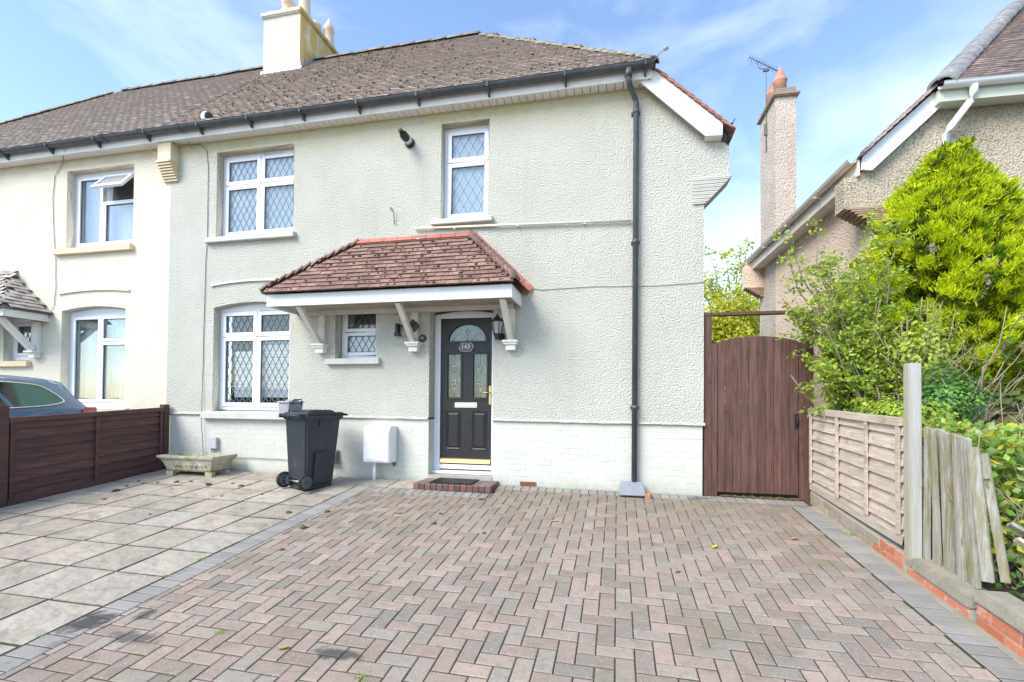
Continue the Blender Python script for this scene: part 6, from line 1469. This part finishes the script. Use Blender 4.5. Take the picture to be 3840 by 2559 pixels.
for (x, z) in ((3.42, 3.66), (3.46, 3.52), (3.78, 3.90), (3.80, 3.80), (3.98, 3.38), (3.15, 3.22), (3.0, 2.9), (2.95, 2.75), (4.2, 2.95)):
    for k in range(7): clumps.append((x+rr.gauss(0, .06), .2+rr.gauss(0, .06), z+rr.gauss(0, .07), rr.uniform(0, 6.28), .3))
def sprays(clumps, nper, length, width, mt, name, seed, spread=.8, lift=.75):
    rs = np.random.RandomState(seed); out = []
    c = np.array([[p[0], p[1], p[2]] for p in clumps]); d = np.array([[math.cos(p[3])*.75, math.sin(p[3])*.75, lift] for p in clumps])
    c = np.repeat(c, nper, 0); d = np.repeat(d, nper, 0)+rs.normal(0, spread*.55, (len(c), 3)); d /= np.linalg.norm(d, axis=1, keepdims=True)
    st0 = c+rs.normal(0, .03, c.shape)
    L_ = length*(.5+rs.rand(len(c), 1)); side = np.cross(d, rs.normal(0, 1, d.shape)); side /= np.linalg.norm(side, axis=1, keepdims=True)
    a = st0; tip = st0+d*L_; mid = st0+d*L_*.5
    w_ = width*(.6+.8*rs.rand(len(c), 1))
    V = np.stack([a, mid+side*w_, tip, mid-side*w_], 1).reshape(-1, 3); return obj_np(name, V, np.arange(len(V)).reshape(-1, 4), mt, CO)
sprays(clumps, 120, .055, .0065, m_leafcon, 'crown', 31)
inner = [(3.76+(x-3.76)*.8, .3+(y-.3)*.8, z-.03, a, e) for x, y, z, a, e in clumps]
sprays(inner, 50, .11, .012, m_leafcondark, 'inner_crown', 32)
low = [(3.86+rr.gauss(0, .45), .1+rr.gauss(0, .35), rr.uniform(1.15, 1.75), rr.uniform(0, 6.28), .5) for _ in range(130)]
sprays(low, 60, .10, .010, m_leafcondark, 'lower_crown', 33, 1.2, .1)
low = [(4.3+rr.gauss(0, .25), -.2+rr.gauss(0, .25), rr.uniform(1.5, 2.4), rr.uniform(0, 6.28), .5) for _ in range(110)]
sprays(low, 120, .06, .007, m_leafcon, 'side_crown', 34, .9, .6)

# bare branches reaching out under the conifer
BT = thing('dead_branches', 'tangle of bare brown branches under the conifer above the brambles', 'branches', (3.3, -.7, .1))
b = MB(); rr = random.Random(14)
for i in range(34):
    a = (rr.uniform(2.8, 3.5), rr.uniform(-1.4, -.5), rr.uniform(.05, .9)); e = Vector((a[0]+rr.uniform(.0, 1.0), a[1]+rr.uniform(-.3, .5), a[2]+rr.uniform(.5, 1.2)))
    Q = limb(b, a, e, rr.uniform(.006, .014), .003, 6, .05, rr)
    for m2 in range(4): q0 = Q[rr.randrange(2, 6)]; limb(b, q0, q0+Vector((rr.gauss(0, .15), rr.gauss(0, .1), rr.uniform(0, .25))), .004, .002, 3, .02, rr)
b.build('twigs', m_twig, BT)

mound('hydrangea', 'straggly hydrangea with browned flower heads in front of the beige wall', 'shrub', (3.75, -.6, .95), (.5, .3, .30), 420, .05, m_leafhyd, 41, 22, bark=m_twig, aspect=.7)

# bramble and ivy on the right edge
BR_ = thing('bramble', 'bramble and variegated leaves tumbling over the old boards at the right edge', 'bramble', (2.9, -2.2, -.1))
rs = np.random.RandomState(51)
def bigleaf(mt, s=.5):
    b = MB(); pts = [(0, -1), (.45, -.6), (.62, 0), (.4, .6), (0, 1), (-.4, .6), (-.62, 0), (-.45, -.6)]
    vs = [(0, -.9, 0), (0, -.3, .06), (0, .4, .04), (0, 1, -.12)]
    vs = [(x, y, .10*abs(x)-.10*y*y*.5) for x, y in pts]+[(0, 0, -.05)]
    b.add(vs, [(8, i, (i+1) % 8) for i in range(8)], True); return b.mesh('leaf', mt)
lst = []
rr = random.Random(52)
while len(lst) < 290:
    y = rr.uniform(-2.75, -1.9); x = rr.uniform(2.38, 3.1); z = rr.uniform(-.05, 1.0)
    top = .80+.18*math.sin(x*5)+.10*(x-2.4); 
    if z > top or (x < 2.6 and z < .62 and rr.random() < .75): continue
    if z < .5 and y > -2.2: continue
    B = Euler((rr.gauss(.9, .5), rr.gauss(0, .5), rr.uniform(0, 6.28))).to_matrix().to_4x4(); s = rr.uniform(.016, .034)
    lst.append((Matrix.Translation((x, y, z)) @ B @ Matrix.Diagonal((s, s, s, 1)), 0))
pieces('leaf', m_leafbram, BR_, {0: bigleaf(m_leafbram)}, lst, 290)
C = np.stack([rs.uniform(2.36, 3.6, 6500), rs.uniform(-2.35, -1.6, 6500), rs.uniform(.0, .95, 6500)], 1); C = C[(C[:, 2] > .1) | (C[:, 0] > 2.55)]
leaves('foliage', C, np.tile([-.2, -.6, .6], (len(C), 1)), .03, m_leafbram, BR_, .62, 53)
b = MB(); rr = random.Random(54)
for i in range(26): a = (rr.uniform(2.45, 3.1), rr.uniform(-2.5, -1.9), -.1); limb(b, a, (a[0]+rr.uniform(-.4, .5), a[1]+rr.uniform(-.3, .2), rr.uniform(.4, 1.05)), .005, .003, 6, .07, rr)
b.build('stems', m_twig, BR_)
IV = thing('ivy', 'dark green ivy at the foot of the old boards beside the cement coping', 'ivy', (2.4, -2.62, -.05))
lst = []; rr = random.Random(61)
for i in range(230):
    x, y = rr.uniform(2.27, 2.75), rr.uniform(-2.95, -2.45); z = -.05+rr.uniform(0, .13)+(.04 if x > 2.4 else 0)
    if i > 120: x, y, z = rr.uniform(2.26, 2.34), rr.uniform(-2.5, -1.95), rr.uniform(.0, .85)
    B = Euler((rr.gauss(.5, .5), rr.gauss(0, .5), rr.uniform(0, 6.28))).to_matrix().to_4x4(); s = rr.uniform(.014, .028); lst.append((Matrix.Translation((x, y, z)) @ B @ Matrix.Diagonal((s, s, s, 1)), 0))
pieces('leaf', m_leafivy, IV, {0: bigleaf(m_leafivy)}, lst, 290)
IV2 = thing('ivy', 'pale ivy trailing along the tops of the upright old boards', 'ivy', (2.4, -2.2, .9))
lst = []
for i in range(90):
    t = rr.random(); x, y, z = 2.25+.35*t+rr.gauss(0, .03), -1.95-.45*t*rr.random()+rr.gauss(0, .04), .96-.03*t+rr.gauss(0, .03)
    B = Euler((rr.gauss(.5, .5), rr.gauss(0, .5), rr.uniform(0, 6.28))).to_matrix().to_4x4(); s = rr.uniform(.012, .022); lst.append((Matrix.Translation((x, y, z)) @ B @ Matrix.Diagonal((s, s, s, 1)), 0))
pieces('leaf', m_leafbram, IV2, {0: bigleaf(m_leafbram)}, lst, 290)

# tree beyond the gate
TR = thing('tree', 'yellow-green tree with upright shoots seen above the brown gate', 'tree', (4.0, 12.0, 0))
b = MB(); rr = random.Random(71); C = []
limb(b, (4.0, 12, 0), (4.0, 12, 3.4), .16, .10, 5, .06, rr)
for i in range(46):
    a = rr.uniform(0, 6.28); r_ = rr.uniform(.2, 1.9); z0_ = rr.uniform(1.6, 3.6); e = Vector((4.0+math.cos(a)*r_, 12+math.sin(a)*r_, rr.uniform(3.2, 5.2)-r_*.35))
    if i < 9: e = Vector((3.5+rr.uniform(-.6, .9), 12+rr.uniform(-.5, .5), rr.uniform(5.3, 6.9)))
    Q = limb(b, (4.0, 12, z0_), e, .035, .008, 6, .10, rr)
    for q in Q[2:]:
        for k in range(95 if i >= 9 else 45):
            s = .26 if i >= 9 else .12; C.append((q.x+rr.gauss(0, s), q.y+rr.gauss(0, s), q.z+rr.gauss(0, s)))
b.build('trunk', m_bark, TR)
for i in range(5000): C.append((4.0+rr.gauss(0, 1.1), 12+rr.gauss(0, .7), rr.uniform(1.2, 4.0)))
C = np.array(C); leaves('crown', C, np.tile([0, -.4, .5], (len(C), 1)), .065, m_leaftree, TR, .55, 72)
